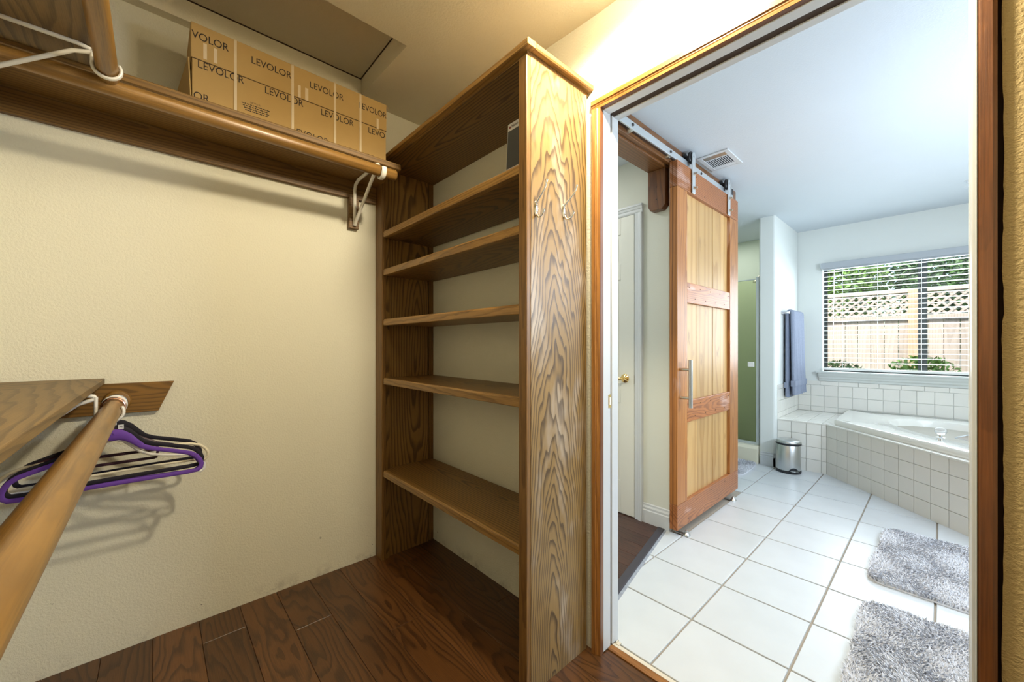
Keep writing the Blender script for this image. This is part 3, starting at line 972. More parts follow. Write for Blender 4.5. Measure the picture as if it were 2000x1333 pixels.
for y0, y1 in ((.236, .2455), (.4425, .4525), (.621, .631), (.741, .751)):
    mb = MB()
    mb.box(-2.1, BXF + .0011, y0, y1, 2.4312, 2.4331).box(BXF, BXF + .0011, y0, y1, 2.294, 2.4331).box(BXF - .0015, BXF + .0008, y0 + .0005, y1 + .0005, ZB, 2.296)
    mb.build('tape_strip', 'tape', bx)
for y0, y1, z0, z1 in ((.139, .150, 2.306, 2.366), (.171, .182, 2.306, 2.363), (.469, .480, 2.298, 2.352), (.498, .511, 2.298, 2.352), (.827, .838, 2.292, 2.343)):
    B(BXF - .0005, BXF + .0009, y0, y1, z0, z1).build('paper_patch', 'tape', bx)
MB().add([(BXF - .02, .8805, 2.432), (BXF - .004, .8805, 2.438), (BXF - .004, .897, 2.415), (BXF - .02, .8805, 2.4322), (BXF - .006, .8805, 2.4382), (BXF - .006, .8972, 2.415)], [(0, 1, 2), (5, 4, 3), (0, 3, 4, 1), (1, 4, 5, 2), (2, 5, 3, 0)]).build('torn_tape', 'tape', bx)
def word(t, y0, y1, z, front=BXF):
    text_mesh('lettering', t, 'ink', (front, y0, z), (0, 1, 0), (0, 0, 1), width=y1 - y0, height=.030, parent=bx, depth=.0006)
for t_, y0, y1, z in (('VOLOR', .1035, .219, 2.372), ('LEVOLOR', .296, .443, 2.365), ('LEVOLOR', .518, .665, 2.362), ('LEVOLOR', .739, .879, 2.361)):
    word(t_, y0, y1, z)
for t_, y0, y1, z in (('LEVOLOR', .123, .270, 2.266), ('LEVOLOR', .344, .491, 2.263), ('LEVOLOR', .566, .713, 2.259), ('LEVO', .786, .871, 2.257),
                      ('OR', .110, .158, 2.142), ('LEVOLOR', .447, .598, 2.130), ('LEVOLOR', .675, .821, 2.122)):
    word(t_, y0, y1, z, BXF - .002)
text_mesh('lettering', 'NOTICE:', 'ink', (BXF - .002, .292, 2.198), (0, 1, 0), (0, 0, 1), width=.036, parent=bx, depth=.0006)
mb = MB()
rs = random.Random(4)
for i in range(4):                       # fine print, too small to read in the photograph
    y = .262 + .004 * i
    z = 2.189 - i * .0085
    while y < .350:
        wl = rs.uniform(.005, .014)
        mb.box(BXF - .002, BXF - .0014, y, y + wl, z, z + .0034)
        y += wl + .0025
mb.build('fine_print', 'ink', bx)

# ================================================================== HALL DOOR
d = thing('door_1', 'white six panel hall door with a brass lever', 'door', (-1.8, 2.44, 0))
d['kind'] = 'structure'
DX0, DX1, DT = -2.185, -1.424, 2.098
yF = 2.436
B(DX0, DX1, yF + .006, yF + .03, .012, DT).build('slab', 'white_door', d)
sw = .105
mid = (DX0 + DX1) / 2
for x0, x1 in ((DX0, DX0 + sw), (DX1 - sw, DX1), (mid - .05, mid + .05)):
    B(x0, x1, yF, yF + .008, .012, DT).build('stile', 'white_door', d, bev=.002)
for z0, z1 in ((.012, .24), (.79, .93), (1.66, 1.77), (1.98, DT)):
    B(DX0 + sw, DX1 - sw, yF + .0003, yF + .008, z0, z1).build('rail', 'white_door', d, bev=.002)
for x0, x1 in ((DX0 + sw, mid - .05), (mid + .05, DX1 - sw)):
    for z0, z1 in ((.24, .79), (.93, 1.66), (1.77, 1.98)):
        B(x0 + .022, x1 - .022, yF + .001, yF + .008, z0 + .022, z1 - .022).build('panel', 'white_door', d, bev=.006, seg=2)
hd = MB().lathe((-1.494, yF, .965), [(.006, -.03), (.010, -.022), (.022, -.012), (.030, -.006), (.031, 0)], 24, 'Y').build('handle', 'brass', d)
MB().tube([(-1.494, yF - .03, .965), (-1.494, yF - .046, .965), (-1.506, yF - .052, .965), (-1.545, yF - .050, .963), (-1.600, yF - .046, .961)], [.008, .009, .0095, .0085, .0075], 10).build('lever', 'brass', hd)
tr = thing('trim_3', 'white moulded casing around the hall door', 'door casing', (-1.8, 2.44, 0))
tr['kind'] = 'structure'
def wtrim(x0, x1):
    s = 1 if x1 > x0 else -1
    w = abs(x1 - x0)
    return [(x0, 2.45), (x0, 2.438), (x0 + s * .15 * w, 2.434), (x0 + s * .40 * w, 2.434), (x0 + s * .48 * w, 2.430), (x0 + s * .72 * w, 2.428), (x0 + s * .8 * w, 2.424), (x0 + s * w, 2.424), (x0 + s * w, 2.45)]
MB().prism(wtrim(-1.421, -1.362), 'Z', 0, 2.1003).build('casing', 'white_paint', tr)
MB().prism(wtrim(-2.188, -2.247), 'Z', 0, 2.1003).build('casing', 'white_paint', tr)
MB().prism([(p[1], 2.1005 + (p[0] + 1.421)) for p in wtrim(-1.421, -1.362)], 'X', -2.247, -1.362).build('casing', 'white_paint', tr)
B(-1.4245, -1.4215, 2.433, 2.436, .93, .99).build('latch', 'nickel', tr)

# ================================================================== BARN DOOR, HEADER AND TRACK
hb = thing('header_beam', 'reddish brown timber header over the hall opening carrying the sliding track', 'beam', (-1.2, 2.2, 2.33))
B(-1.180, -1.152, WBB + .02, 3.57, 2.345, 2.472).build('track_board', 'header', hb, bev=.003)
B(-1.305, -1.180, WBB + .02, 2.449, 2.332, 2.472).build('beam', 'header', hb, bev=.004)
mb = MB()
mb.prism([(-1.300, 2.332), (-1.300, 2.10), (-1.282, 2.072), (-1.205, 2.072), (-1.182, 2.098), (-1.182, 2.332)], 'Y', 2.395, 2.449)
mb.build('corbel', 'header_z', hb, bev=.004)
mb = MB()
for z in (2.22, 2.14):
    mb.cyl((-1.24, 2.394, z), (-1.24, 2.3955, z), .004, 8)
mb.build('nail', 'nail', hb)

tk = thing('barn_door_track', 'flat steel rail for the sliding door fixed under the bathroom ceiling', 'rail', (-1.125, 2.5, 2.4))
B(-1.132, -1.122, WBB + .06, 3.40, 2.366, 2.408).build('rail', 'rail_steel', tk, bev=.001, seg=1)
for yb in (1.905, 2.345, 2.80, 3.22):
    b_ = MB().lathe((-1.122, yb, 2.388), [(.009, 0), (.009, .003), (.007, .006), (.001, .0065)], 10, 'X').build('bolt', 'hook_dark', tk)
    MB().lathe((-1.153, yb + .005, 2.372), [(.017, 0), (.017, .021)], 14, 'X').build('spacer', 'nickel', tk)
es = B(-1.136, -1.112, 3.345, 3.385, 2.36, 2.44).build('end_stop', 'rail_steel', tk, bev=.002)
B(-1.111, -1.110, 3.352, 3.378, 2.382, 2.43).build('stop_pad', 'black_rubber', es)

bd = thing('barn_door', 'sliding wooden barn door with pale boards in a reddish frame', 'barn door', (-1.12, 2.92, .04))
FX, TH = -1.100, .050
BY0_, BY1_ = 2.388, 3.460
ZB0, ZB1 = .046, 2.350
FR = FX - .020            # back of the front frame
yb_ = [BY0_ + .02, 2.733, 3.0, 3.150, BY1_ - .02]
for i in range(4):
    B(FX - TH + .004, FR - .002 + random.uniform(-.0015, .0015), yb_[i] + .0015, yb_[i + 1] - .0015, ZB0 + .01, ZB1 - .01).build('board', 'barn_board', bd, bev=.0025)
B(FX - TH, FX, BY0_, BY0_ + .142, ZB0 + .156, 2.187).build('stile', 'barn_stile', bd, bev=.003)
B(FX - TH, FX, BY1_ - .175, BY1_, ZB0 + .156, 2.187).build('stile', 'barn_stile', bd, bev=.003)
for z0, z1, full in ((ZB0, ZB0 + .155, True), (.700, .838, False), (1.472, 1.604, False), (2.188, ZB1, True)):
    y0, y1 = (BY0_, BY1_) if full else (BY0_ + .1425, BY1_ - .1755)
    r_ = B(FX - (TH if full else .020), FX + (.0 if full else -.001), y0, y1, z0, z1).build('rail', 'barn_rail', bd, bev=.003)
    mb = MB()
    for i in range(9):
        yn = y0 + .03 + (y1 - y0 - .06) * i / 8
        zn = z0 + (.03 if i % 2 else (z1 - z0) - .03)
        mb.cyl((FX - .001, yn, zn), (FX + .0006, yn, zn), .0035, 8)
    mb.build('nail', 'nail', r_)
B(FX - .033, FX - .030, BY0_ - .0008, BY0_ + .002, ZB0, ZB1).build('edge_groove', 'casing_dark', bd)
HXo = FX + .062
h_ = MB().cyl((HXo, 2.432, .812), (HXo, 2.432, 1.106), .0125, 16).build('handle', 'steel', bd)
for z in (.870, 1.046):
    MB().cyl((FX - .001, 2.432, z), (HXo, 2.432, z), .0095, 12).build('handle_post', 'nickel', h_)
for yc, top in ((2.605, 2.462), (3.240, 2.440)):
    s_ = MB()
    zt = 2.462
    s_.prism([(yc - .022, 2.190), (yc + .022, 2.190), (yc + .022, zt - .022), (yc + .014, zt - .006), (yc, zt), (yc - .014, zt - .006), (yc - .022, zt - .022)], 'X', FX + .004, FX + .011)
    so = s_.build('hanger_strap', 'rail_steel', bd, bev=.001, seg=1)
    MB().lathe((FX - .046, yc, 2.429), [(.035, 0), (.0395, .004), (.0205, .010), (.0205, .028), (.0395, .032), (.0395, .042), (.035, .046)], 24, 'X').build('wheel', 'black_rubber', so)
    MB().cyl((FX - .02, yc, 2.429), (FX + .016, yc, 2.429), .007, 10).build('axle', 'rail_steel', so)
    for z in (2.225, 2.318):
        MB().lathe((FX + .010, yc, z), [(.012, 0), (.012, .005), (.008, .006), (.0075, .022), (.001, .023)], 10, 'X').build('bolt', 'nickel', so)
for yc in (2.470, 3.290):
    gd = thing('door_guide', 'small grey floor guide under the barn door, ' + ('nearer the hall' if yc < 3 else 'nearer the shower'), 'guide', (-1.08, yc, .003), 'floor guides of the barn door')
    MB().lathe((-1.078, yc, .003), [(.028, 0), (.027, .006), (.018, .014), (.012, .022), (.010, .032), (.001, .034)], 18, 'Z', sx=.8, sy=1).build('roller', 'steel', gd)
    B(-1.15, -1.072, yc - .014, yc + .014, .003, .008).build('plate', 'steel', gd, bev=.001)

# ceiling vent
cv_ = thing('ceiling_vent', 'white louvred air vent in the bathroom ceiling', 'vent', (-1.03, 2.885, ZC))
vx0, vx1, vy0, vy1 = -1.130, -.932, 2.738, 3.034
mb = MB()
fw_ = .028
mb.box(vx0, vx1, vy0, vy0 + fw_, ZC - .007, ZC).box(vx0, vx1, vy1 - fw_, vy1, ZC - .007, ZC)
mb.box(vx0, vx0 + fw_, vy0 + fw_, vy1 - fw_, ZC - .007, ZC).box(vx1 - fw_, vx1, vy0 + fw_, vy1 - fw_, ZC - .007, ZC)
mb.build('frame', 'white_paint', cv_, bev=.002)
B(vx0 + fw_, vx1 - fw_, vy0 + fw_, vy1 - fw_, ZC - .0015, ZC - .0005).build('opening', 'black', cv_)
B(vx0 + fw_, vx1 - fw_, vy0 + .078, vy0 + .092, ZC - .006, ZC - .002).build('divider', 'white_paint', cv_)
B(vx0 + fw_, vx1 - fw_, vy1 - .075, vy1 - fw_, ZC - .006, ZC - .002).build('divider', 'white_paint', cv_)
for i in range(11):
    x = vx0 + fw_ + .006 + i * .0131
    MB().prism([(x, ZC - .002), (x + .003, ZC - .0068), (x + .0082, ZC - .0068), (x + .0052, ZC - .002)], 'Y', vy0 + .092, vy1 - .075).build('louvre', 'white_paint', cv_)
for i in range(5):
    yv = vy0 + fw_ + .004 + i * .0095
    MB().prism([(yv, ZC - .002), (yv + .003, ZC - .006), (yv + .0045, ZC - .006), (yv + .0015, ZC - .002)], 'X', vx0 + fw_, vx1 - fw_).build('louvre', 'nickel', cv_)

ck = thing('ceiling_hook', 'small white hook in the bathroom ceiling near the tub', 'hook', (.135, 4.65, ZC))
MB().lathe((.135, 4.65, ZC - .004), [(.012, 0), (.016, .004)], 14).build('plate', 'white_paint', ck)
MB().tube([(.135, 4.65, ZC - .003), (.135, 4.65, ZC - .02)] + [(.135 + .018 * math.sin(math.radians(a)), 4.65, ZC - .038 + .018 * math.cos(math.radians(a))) for a in range(10, 260, 25)], .0035, 8).build('hook', 'white_paint', ck)

# ================================================================== SHOWER
sh = thing('shower_enclosure', 'green tinted glass shower enclosure with a chrome frame behind the barn door', 'shower', (-1.7, 4.55, 0))
mb = MB()
mb.prism([(4.46, 0), (4.46, .15), (4.475, .178), (4.60, .178), (4.615, .16), (4.615, 0)], 'X', BX0, -1.2405)
mb.build('curb', 'curb', sh, bev=.006)
B(BX0 + .02, -1.272, 4.545, 4.553, .20, 1.872).build('glass_panel', 'shower_glass', sh)
B(-1.274, -1.248, 4.530, 4.568, .178, 1.89).build('frame_post', 'rail_steel', sh, bev=.002)
B(BX0 + .02, -1.274, 4.535, 4.563, .178, .206).build('bottom_rail', 'rail_steel', sh, bev=.002)
B(BX0 + .02, -1.274, 4.543, 4.555, 1.866, 1.874).build('top_edge', 'rail_steel', sh)
B(-1.345, -1.290, 4.515, 4.545, .975, 1.025).build('latch', 'white_metal', sh, bev=.003)
hd_ = thing('shower_rose', 'chrome shower rose and arm above the shower glass', 'shower head', (-1.24, 4.95, 1.93))
MB().tube([(-1.241, 4.95, 1.95), (-1.30, 4.95, 1.985), (-1.345, 4.95, 1.975), (-1.375, 4.95, 1.945)], .009, 10).build('arm', 'nickel', hd_)
MB().lathe((-1.385, 4.95, 1.895), [(.038, 0), (.036, .012), (.016, .034), (.012, .05)], 18).build('head', 'nickel', hd_)

# ================================================================== TUB BLOCK WITH TILES
TZ = .468
p = .117
Q0, Q1 = Vector((-.712, 4.578)), Vector((.49, 3.376))
blk = struct(MB().prism([(-1.10, BY1), (-1.10, 4.586), (Q0.x - .003, 4.586), (Q1.x, Q1.y + .010), (BX1, Q1.y + .010), (BX1, BY1)], 'Z', -.01, TZ - .006).build('tub_surround', 'grout_light'), 'cream tiled deck and skirt around the corner tub', 'tub surround')
gw = .0014
th_ = .007
# bench front: x from -1.1 to Q0
cols = [-1.10, -1.0715 + .0, -.9545, -.8375 + .0, -.7555, Q0.x]
cols = [-1.10, -.985, -.868, -.7515, Q0.x]
rows = [0.0, .117, .234, .351, TZ]
for i in range(len(cols) - 1):
    for j in range(4):
        B(cols[i] + gw, cols[i + 1] - gw, 4.578, 4.5865, rows[j] + gw, rows[j + 1] - gw).build('tile', 'wall_tile', blk, bev=.0015, seg=1)
# diagonal skirt
dd = (Q1 - Q0).normalized()
nn = Vector((-dd.y, dd.x))
if nn.y > 0:
    nn = -nn          # outwards (towards the camera)
L = (Q1 - Q0).length
proto = None
k = 0
s = 0.0
while s < L - .01:
    e = min(s + p, L)
    for j in range(4):
        def sp2(u, out):
            q = Q0 + dd * u + nn * out
            return (q.x, q.y)
        poly = [sp2(s + gw, -.008), sp2(e - gw, -.008), sp2(e - gw, 0.0), sp2(s + gw, 0.0)]
        if proto is None or e - s < p - 1e-4:
            mb = MB().prism(poly, 'Z', rows[j] + gw, rows[j + 1] - gw)
            o = mb.build('tile', 'wall_tile', blk, bev=.0015, seg=1)
            if proto is None:
                proto = (o, Q0 + dd * s, rows[j])
        else:
            o0, q0, z0 = proto
            q = Q0 + dd * s - q0
            share(o0, 'tile', blk, (q.x, q.y, rows[j] - z0))
    s = e
# deck tiles on the bench and the white nosing trim along the edge
for i in range(4):
    for j in range(7):
        x0, x1 = -1.10 + i * p, -1.10 + (i + 1) * p
        y0, y1 = 4.586 + j * p, min(4.586 + (j + 1) * p, BY1 - .008)
        poly = [(x0 + gw, y0 + gw), (x1 - gw, y0 + gw), (x1 - gw, y1 - gw), (x0 + gw, y1 - gw)]
        MB().prism(poly, 'Z', TZ - .007, TZ).build('tile', 'wall_tile', blk, bev=.0015, seg=1)
def q2(u, out):
    q = Q0 + dd * u + nn * out
    return (q.x, q.y)
MB().prism([(-1.10, 4.573), (Q0.x - .002, 4.573), (Q0.x + .004, 4.586), (-1.10, 4.586)], 'Z', TZ - .012, TZ + .002).build('edge_trim', 'wall_tile', blk, bev=.003)
MB().prism([q2(-.003, .006), q2(L, .006), q2(L, -.11), q2(.06, -.11), q2(.06, -.045)], 'Z', TZ - .012, TZ + .003).build('edge_trim', 'tub', blk, bev=.004)
# back wall tiles and the side wall tiles (pieces of the walls)
zr = [(TZ, .523), (.523, .640), (.640, .757)]
tp = None
for z0, z1 in zr:
    k = 0
    x = -1.0945
    while x < .62:
        x1 = x + p
        B(x + gw, x1 - gw, BY1 - .007, BY1 + .001, z0 + gw, z1 - gw).build('tile', 'wall_tile', wbk, bev=.0015, seg=1)
        x = x1
x = -1.0945 + .04
while x < .62:
    B(x + gw, x + .158 - gw, BY1 - .008, BY1 + .001, .757 + gw, .803).build('tile', 'wall_tile', wbk, bev=.003, seg=2)
    x += .158
for z0, z1 in zr + [(.757, .803)]:
    y = BY1 - .008
    while y > 4.62:
        B(-1.101, -1.093, y - p + gw, y - gw, z0 + gw, z1 - gw).build('tile', 'wall_tile', wpt, bev=.0015, seg=1)
        y -= p

# the tub itself
tb = thing('bathtub', 'cream white corner bathtub under the blinds', 'bathtub', (.35, 4.5, .3))
outer = [Vector(v) for v in ((-.655, 4.565), (-.660, 5.375), (1.28, 5.375), (1.28, 3.415), (.500, 3.415))]
cx, cy = .36, 4.46
ang = np.linspace(0, 2 * PI, 96, endpoint=False)
def ray_poly(a):
    dx, dy = math.cos(a), math.sin(a)
    best = None
    n = len(outer)
    for i in range(n):
        P0, P1 = outer[i], outer[(i + 1) % n]
        ex, ey = P1.x - P0.x, P1.y - P0.y
        den = dx * ey - dy * ex
        if abs(den) < 1e-9:
            continue
        t = ((P0.x - cx) * ey - (P0.y - cy) * ex) / den
        u = ((P0.x - cx) * dy - (P0.y - cy) * dx) / den
        if t > 0 and -1e-6 <= u <= 1 + 1e-6:
            best = t if best is None else min(best, t)
    return cx + dx * best, cy + dy * best, best
# make sure the corners are hit exactly
ang = sorted(list(ang) + [math.atan2(v.y - cy, v.x - cx) % (2 * PI) for v in outer])
rings = []
ca45, sa45 = math.cos(math.radians(-45)), math.sin(math.radians(-45))
def oval(a, ra, rb):
    """point of the slanted oval in direction a from (cx, cy); long axis parallel to the skirt"""
    dx, dy = math.cos(a), math.sin(a)
    u, v = dx * ca45 + dy * sa45, -dx * sa45 + dy * ca45
    t = 1 / math.sqrt((u / ra) ** 2 + (v / rb) ** 2)
    return cx + dx * t, cy + dy * t, t
oc = (cx + .05, cy + .05)
rimz = .522
prof = []
def ring_out(f, z):
    r = []
    for a in ang:
        x, y, t = ray_poly(a)
        dx, dy = math.cos(a), math.sin(a)
        r.append((x - dx * f, y - dy * f, z))
    return r
def ring_in(s_, z, ra=.86, rb=.43):
    r = []
    for a in ang:
        x, y, t = oval(a, ra * s_, rb * s_)
        xo, yo, to = ray_poly(a)
        tt = min(t, to - .09 * s_)
        r.append((cx + math.cos(a) * tt, cy + math.sin(a) * tt, z))
    return r
rings = [ring_out(.006, TZ + .001), ring_out(.0, TZ + .012), ring_out(.0, rimz - .012), ring_out(.006, rimz - .002), ring_out(.016, rimz),
         ring_in(1.02, rimz), ring_in(.995, rimz - .006), ring_in(.975, rimz - .03), ring_in(.93, rimz - .15), ring_in(.86, rimz - .30), ring_in(.78, rimz - .37), ring_in(.60, rimz - .395), ring_in(.05, rimz - .40)]
n = len(ang)
vs = [v for r in rings for v in r]
fs = []
for i in range(len(rings) - 1):
    for j in range(n):
        j2 = (j + 1) % n
        fs.append((i * n + j, i * n + j2, (i + 1) * n + j2, (i + 1) * n + j))
fs.append(tuple(range((len(rings) - 1) * n, len(rings) * n)))
MB().add(vs, fs, True).build('shell', 'tub', tb)
MB().lathe((-.02, 4.78, rimz - .2), [(.02, 0), (.02, .004)], 14).build('overflow_cap', 'chrome', tb)
B(-.590, -.535, 4.53, 4.538, rimz - .001, rimz + .002).build('rim_mark', 'steel', tb)

kb = thing('bath_tap', 'clear acrylic tub tap knob on a chrome base', 'tap', (-.003, 4.235, rimz))
MB().lathe((-.003, 4.235, rimz), [(.026, 0), (.026, .004), (.012, .008), (.010, .022)], 18).build('base', 'chrome', kb)
MB().lathe((-.003, 4.235, rimz + .020), [(.012, 0), (.026, .008), (.033, .024), (.030, .042), (.018, .052), (.002, .054)], 10).build('knob', 'acrylic', kb)
fc = thing('bath_spout', 'chrome tub spout on the rim at the right edge', 'tap', (.16, 4.12, rimz))
sv = Vector((-.64, .30)).normalized()
def fp(u, w, z):
    return (.175 + sv.x * u - sv.y * w, 4.125 + sv.y * u + sv.x * w, rimz + z)
mb = MB()
secs = [(-.06, .036, .0, .066), (.0, .036, .010, .072), (.05, .035, .020, .058), (.095, .032, .020, .038), (.112, .026, .018, .027)]
vs = []
for u, w, z0, z1 in secs:
    vs += [fp(u, -w, z0), fp(u, w, z0), fp(u, w, z1 - .006), fp(u, w * .8, z1), fp(u, -w * .8, z1), fp(u, -w, z1 - .006)]
fs = [(0, 1, 2, 3, 4, 5)[::-1], tuple(range(24, 30))]
for i in range(4):
    for j in range(6):
        j2 = (j + 1) % 6
        fs.append((i * 6 + j, i * 6 + j2, i * 6 + 6 + j2, i * 6 + 6 + j))
mb.add(vs, fs)
mb.build('spout', 'chrome_soft', fc, bev=.003)
MB().lathe(fp(-.02, 0, 0), [(.040, 0), (.040, .004), (.034, .010), (.032, .028)], 18).build('base', 'chrome', fc)

# ================================================================== WINDOW AND BLINDS
wn_ = thing('window_1', 'black framed sliding window over the tub', 'window', (-.13, 5.48, .9))
wn_['kind'] = 'structure'
fy0, fy1 = 5.475, 5.515
fr = .028
mb = MB()
mb.box(WX0, WX0 + fr, fy0, fy1, WZ0, WZ1).box(WX1 - fr, WX1, fy0, fy1, WZ0, WZ1).box(WX0 + fr, WX1 - fr, fy0, fy1, WZ0, WZ0 + fr).box(WX0 + fr, WX1 - fr, fy0, fy1, WZ1 - fr, WZ1)
mb.build('frame', 'black_alu', wn_, bev=.002)
B(-.152, -.134, fy0 - .005, fy1, WZ0 + fr, WZ1 - fr).build('mullion', 'black_alu', wn_)
B(-.128, -.090, fy0 - .002, fy1, WZ0 + fr, WZ1 - fr).build('mullion', 'black_alu', wn_)
B(WX0 + fr, -.15, 5.488, 5.492, WZ0 + fr, WZ1 - fr).build('pane', 'window_glass', wn_)
B(-.092, WX1 - fr, 5.498, 5.502, WZ0 + fr, WZ1 - fr).build('pane', 'window_glass', wn_)
sl = thing('window_sill', 'grey white moulded window sill above the cream wall tiles', 'sill', (-.13, 5.4, .88))
mb = MB()
mb.box(WX0 - .055, WX1 + .055, 5.345, 5.475, .893, .911)
mb.build('ledge', 'sill', sl, bev=.004)
mb = MB()
mb.prism([(5.400, .806), (5.388, .806), (5.384, .826), (5.374, .838), (5.372, .852), (5.362, .868), (5.356, .884), (5.354, .893), (5.400, .893)], 'X', WX0 - .03, WX1 + .03)
mb.build('moulding', 'sill', sl)

bl = thing('window_blind', 'white horizontal slat blind hanging over the window, slats open', 'blind', (-.13, 5.36, 2.0))
B(WX0 - .010, WX1 + .010, 5.342, 5.356, 2.022, 2.084).build('valance', 'valance', bl, bev=.003)
B(WX0 + .01, WX1 - .01, 5.358, 5.405, 2.008, 2.046).build('head_rail', 'valance', bl)
zs = []
z = 1.985
proto = None
while z > .975:
    zs.append(z)
    if proto is None:
        proto = MB()
        prof_ = [(-.025, -.0015), (-.012, .0008), (0, .0016), (.012, .0008), (.025, -.0015), (.025, -.004), (.012, -.0018), (0, -.001), (-.012, -.0018), (-.025, -.004)]
        proto.prism([(5.375 + a, z + b) for a, b in prof_], 'X', WX0 + .012, WX1 - .012)
        proto = proto.build('slat', 'blind', bl)
        z00 = z
    else:
        share(proto, 'slat', bl, (0, 0, z - z00))
    z -= .0485
B(WX0 + .012, WX1 - .012, 5.352, 5.398, .930, .952).build('bottom_rail', 'blind', bl, bev=.003)
for x in (-.70, -.43, -.125, .17, .45):
    MB().cyl((x, 5.349, .945), (x, 5.349, 2.02), .0016, 6).build('ladder_cord', 'blind', bl)
MB().cyl((-.776, 5.338, 1.265), (-.768, 5.338, 2.0), .0032, 8).build('tilt_wand', 'nickel', bl)

# ================================================================== TOWEL, TRASH CAN, MATS
tw = thing('towel_bar', 'chrome towel bar on the partition wall', 'towel bar', (-1.1, 5.0, 1.53))
for yb in (4.735, 5.33):
    MB().lathe((-1.10, yb, 1.527), [(.024, 0), (.022, .010), (.011, .030), (.010, .055), (.012, .066), (.001, .068)], 20, 'X').build('post', 'chrome', tw)
MB().cyl((-1.045, 4.735, 1.527), (-1.045, 5.33, 1.527), .008, 12).build('bar', 'chrome', tw)

tl = thing('towel', 'blue grey terry towel folded over the towel bar', 'towel', (-1.045, 5.0, 1.53))
def towel_sheet(y0, y1, front, back):
    """closed sheet over the bar: centre line in x,z with thickness, waves along y"""
    ny = 34
    T = .0185
    cl = []
    zb, zf = back, front
    for i in range(14):
        cl.append((-1.066, zb + (1.515 - zb) * i / 14))
    for i in range(9):
        a = PI - PI * i / 8
        cl.append((-1.045 + .021 * math.cos(a), 1.524 + .020 * math.sin(a)))
    for i in range(1, 15):
        cl.append((-1.024 + .010 * i / 14, 1.515 - (1.515 - zf) * i / 14))
    m_ = len(cl)
    vs = []
    for jj in range(ny):
        y = y0 + (y1 - y0) * jj / (ny - 1)
        for side in (1, -1):
            for i, (x, z) in enumerate(cl):
                x_, z_ = cl[max(i - 1, 0)]
                x2, z2 = cl[min(i + 1, m_ - 1)]
                t = Vector((x2 - x_, z2 - z_)).normalized()
                nx, nz = -t.y, t.x
                hang = max(0, 1.50 - z) / .8
                wv = hang * (.012 * math.sin(y * 38 + (2 if i > m_ / 2 else 0)) + .006 * math.sin(y * 83 + z * 3))
                sgn = 1 if i > m_ / 2 else .25
                e = min(1, min(jj, ny - 1 - jj) / 2.0)
                tk_ = T * (.35 + .65 * e)
                fl = hang * .02 * (jj / (ny - 1) - .5)
                vs.append((x + nx * tk_ * side + abs(wv) * sgn, y + fl, z + nz * tk_ * side))
    fs = []
    R = 2 * m_
    for jj in range(ny - 1):
        a, b = jj * R, (jj + 1) * R
        for i in range(m_ - 1):
            fs.append((a + i, a + i + 1, b + i + 1, b + i))
            fs.append((a + m_ + i, b + m_ + i, b + m_ + i + 1, a + m_ + i + 1))
        fs.append((a, b, b + m_, a + m_))
        fs.append((a + m_ - 1, a + 2 * m_ - 1, b + 2 * m_ - 1, b + m_ - 1))
    for a, fl in ((0, False), ((ny - 1) * R, True)):
        for i in range(m_ - 1):
            q = (a + i, a + m_ + i, a + m_ + i + 1, a + i + 1)
            fs.append(q if not fl else q[::-1])
    return MB().add(vs, fs, True)
towel_sheet(4.775, 5.235, .690, .665).build('cloth', 'towel', tl)
def band(x0, x1, z0, z1):
    return B(x0, x1, 4.765, 5.245, z0, z1).build('woven_band', 'towel_band', tl, bev=.004)
band(-1.030, -.986, .775, .835)
band(-1.088, -1.052, .755, .815)

tc_ = thing('trash_can', 'brushed steel pedal bin with black base beside the tub bench', 'trash can', (-.975, 4.43, .003))
tcx, tcy, tr_ = -.975, 4.432, .100
def ringz(r, z, n=40):
    return r, z
MB().lathe((tcx, tcy, .003), [(.098, .0), (.101, .004), (.101, .020), (.098, .026)], 40).build('base', 'trash_dark', tc_)
MB().lathe((tcx, tcy, .003), [(.096, .020), (.097, .024), (.097, .258), (.094, .262)], 48).build('body', 'steel', tc_)
MB().lathe((tcx, tcy, .003), [(.097, .258), (.1015, .262), (.1015, .274), (.099, .277)], 48).build('rim', 'trash_dark', tc_)
MB().lathe((tcx, tcy, .003), [(.099, .276), (.101, .280), (.101, .288), (.094, .298), (.070, .306), (.035, .310), (.001, .311)], 48).build('lid', 'steel', tc_)
pa = math.radians(-52)
pv = Vector((math.cos(pa), math.sin(pa)))
pn = Vector((-pv.y, pv.x))
mb = MB()
arc = []
for i in range(13):
    a = -.62 + 1.24 * i / 12
    hh = .010 + .050 * math.cos(a / .62 * PI / 2)
    arc.append((a, hh))
vs = []
for a, hh in arc:
    for r, z in ((.0975, .004), (.1005, .004), (.1005, hh), (.0975, hh)):
        vs.append((tcx + r * math.cos(pa + a), tcy + r * math.sin(pa + a), z))
fs = []
for i in range(12):
    for j in range(4):
        j2 = (j + 1) % 4
        fs.append((i * 4 + j, i * 4 + j2, i * 4 + 4 + j2, i * 4 + 4 + j))
mb.add(vs, fs)
mb.build('pedal_recess', 'trash_dark', tc_)
mb = MB()
pts = [(tcx + pv.x * (.095 + u) + pn.x * w, tcy + pv.y * (.095 + u) + pn.y * w) for u, w in ((0, -.034), (.012, -.034), (.022, -.022), (.026, 0), (.022, .022), (.012, .034), (0, .034))]
mb.prism(pts, 'Z', .018, .030)
pdl = mb.build('pedal', 'trash_dark', tc_, bev=.003)
MB().prism([(tcx + (q[0] - tcx) * .985, tcy + (q[1] - tcy) * .985) for q in pts], 'Z', .0302, .033).build('pedal_plate', 'steel', pdl, bev=.001)

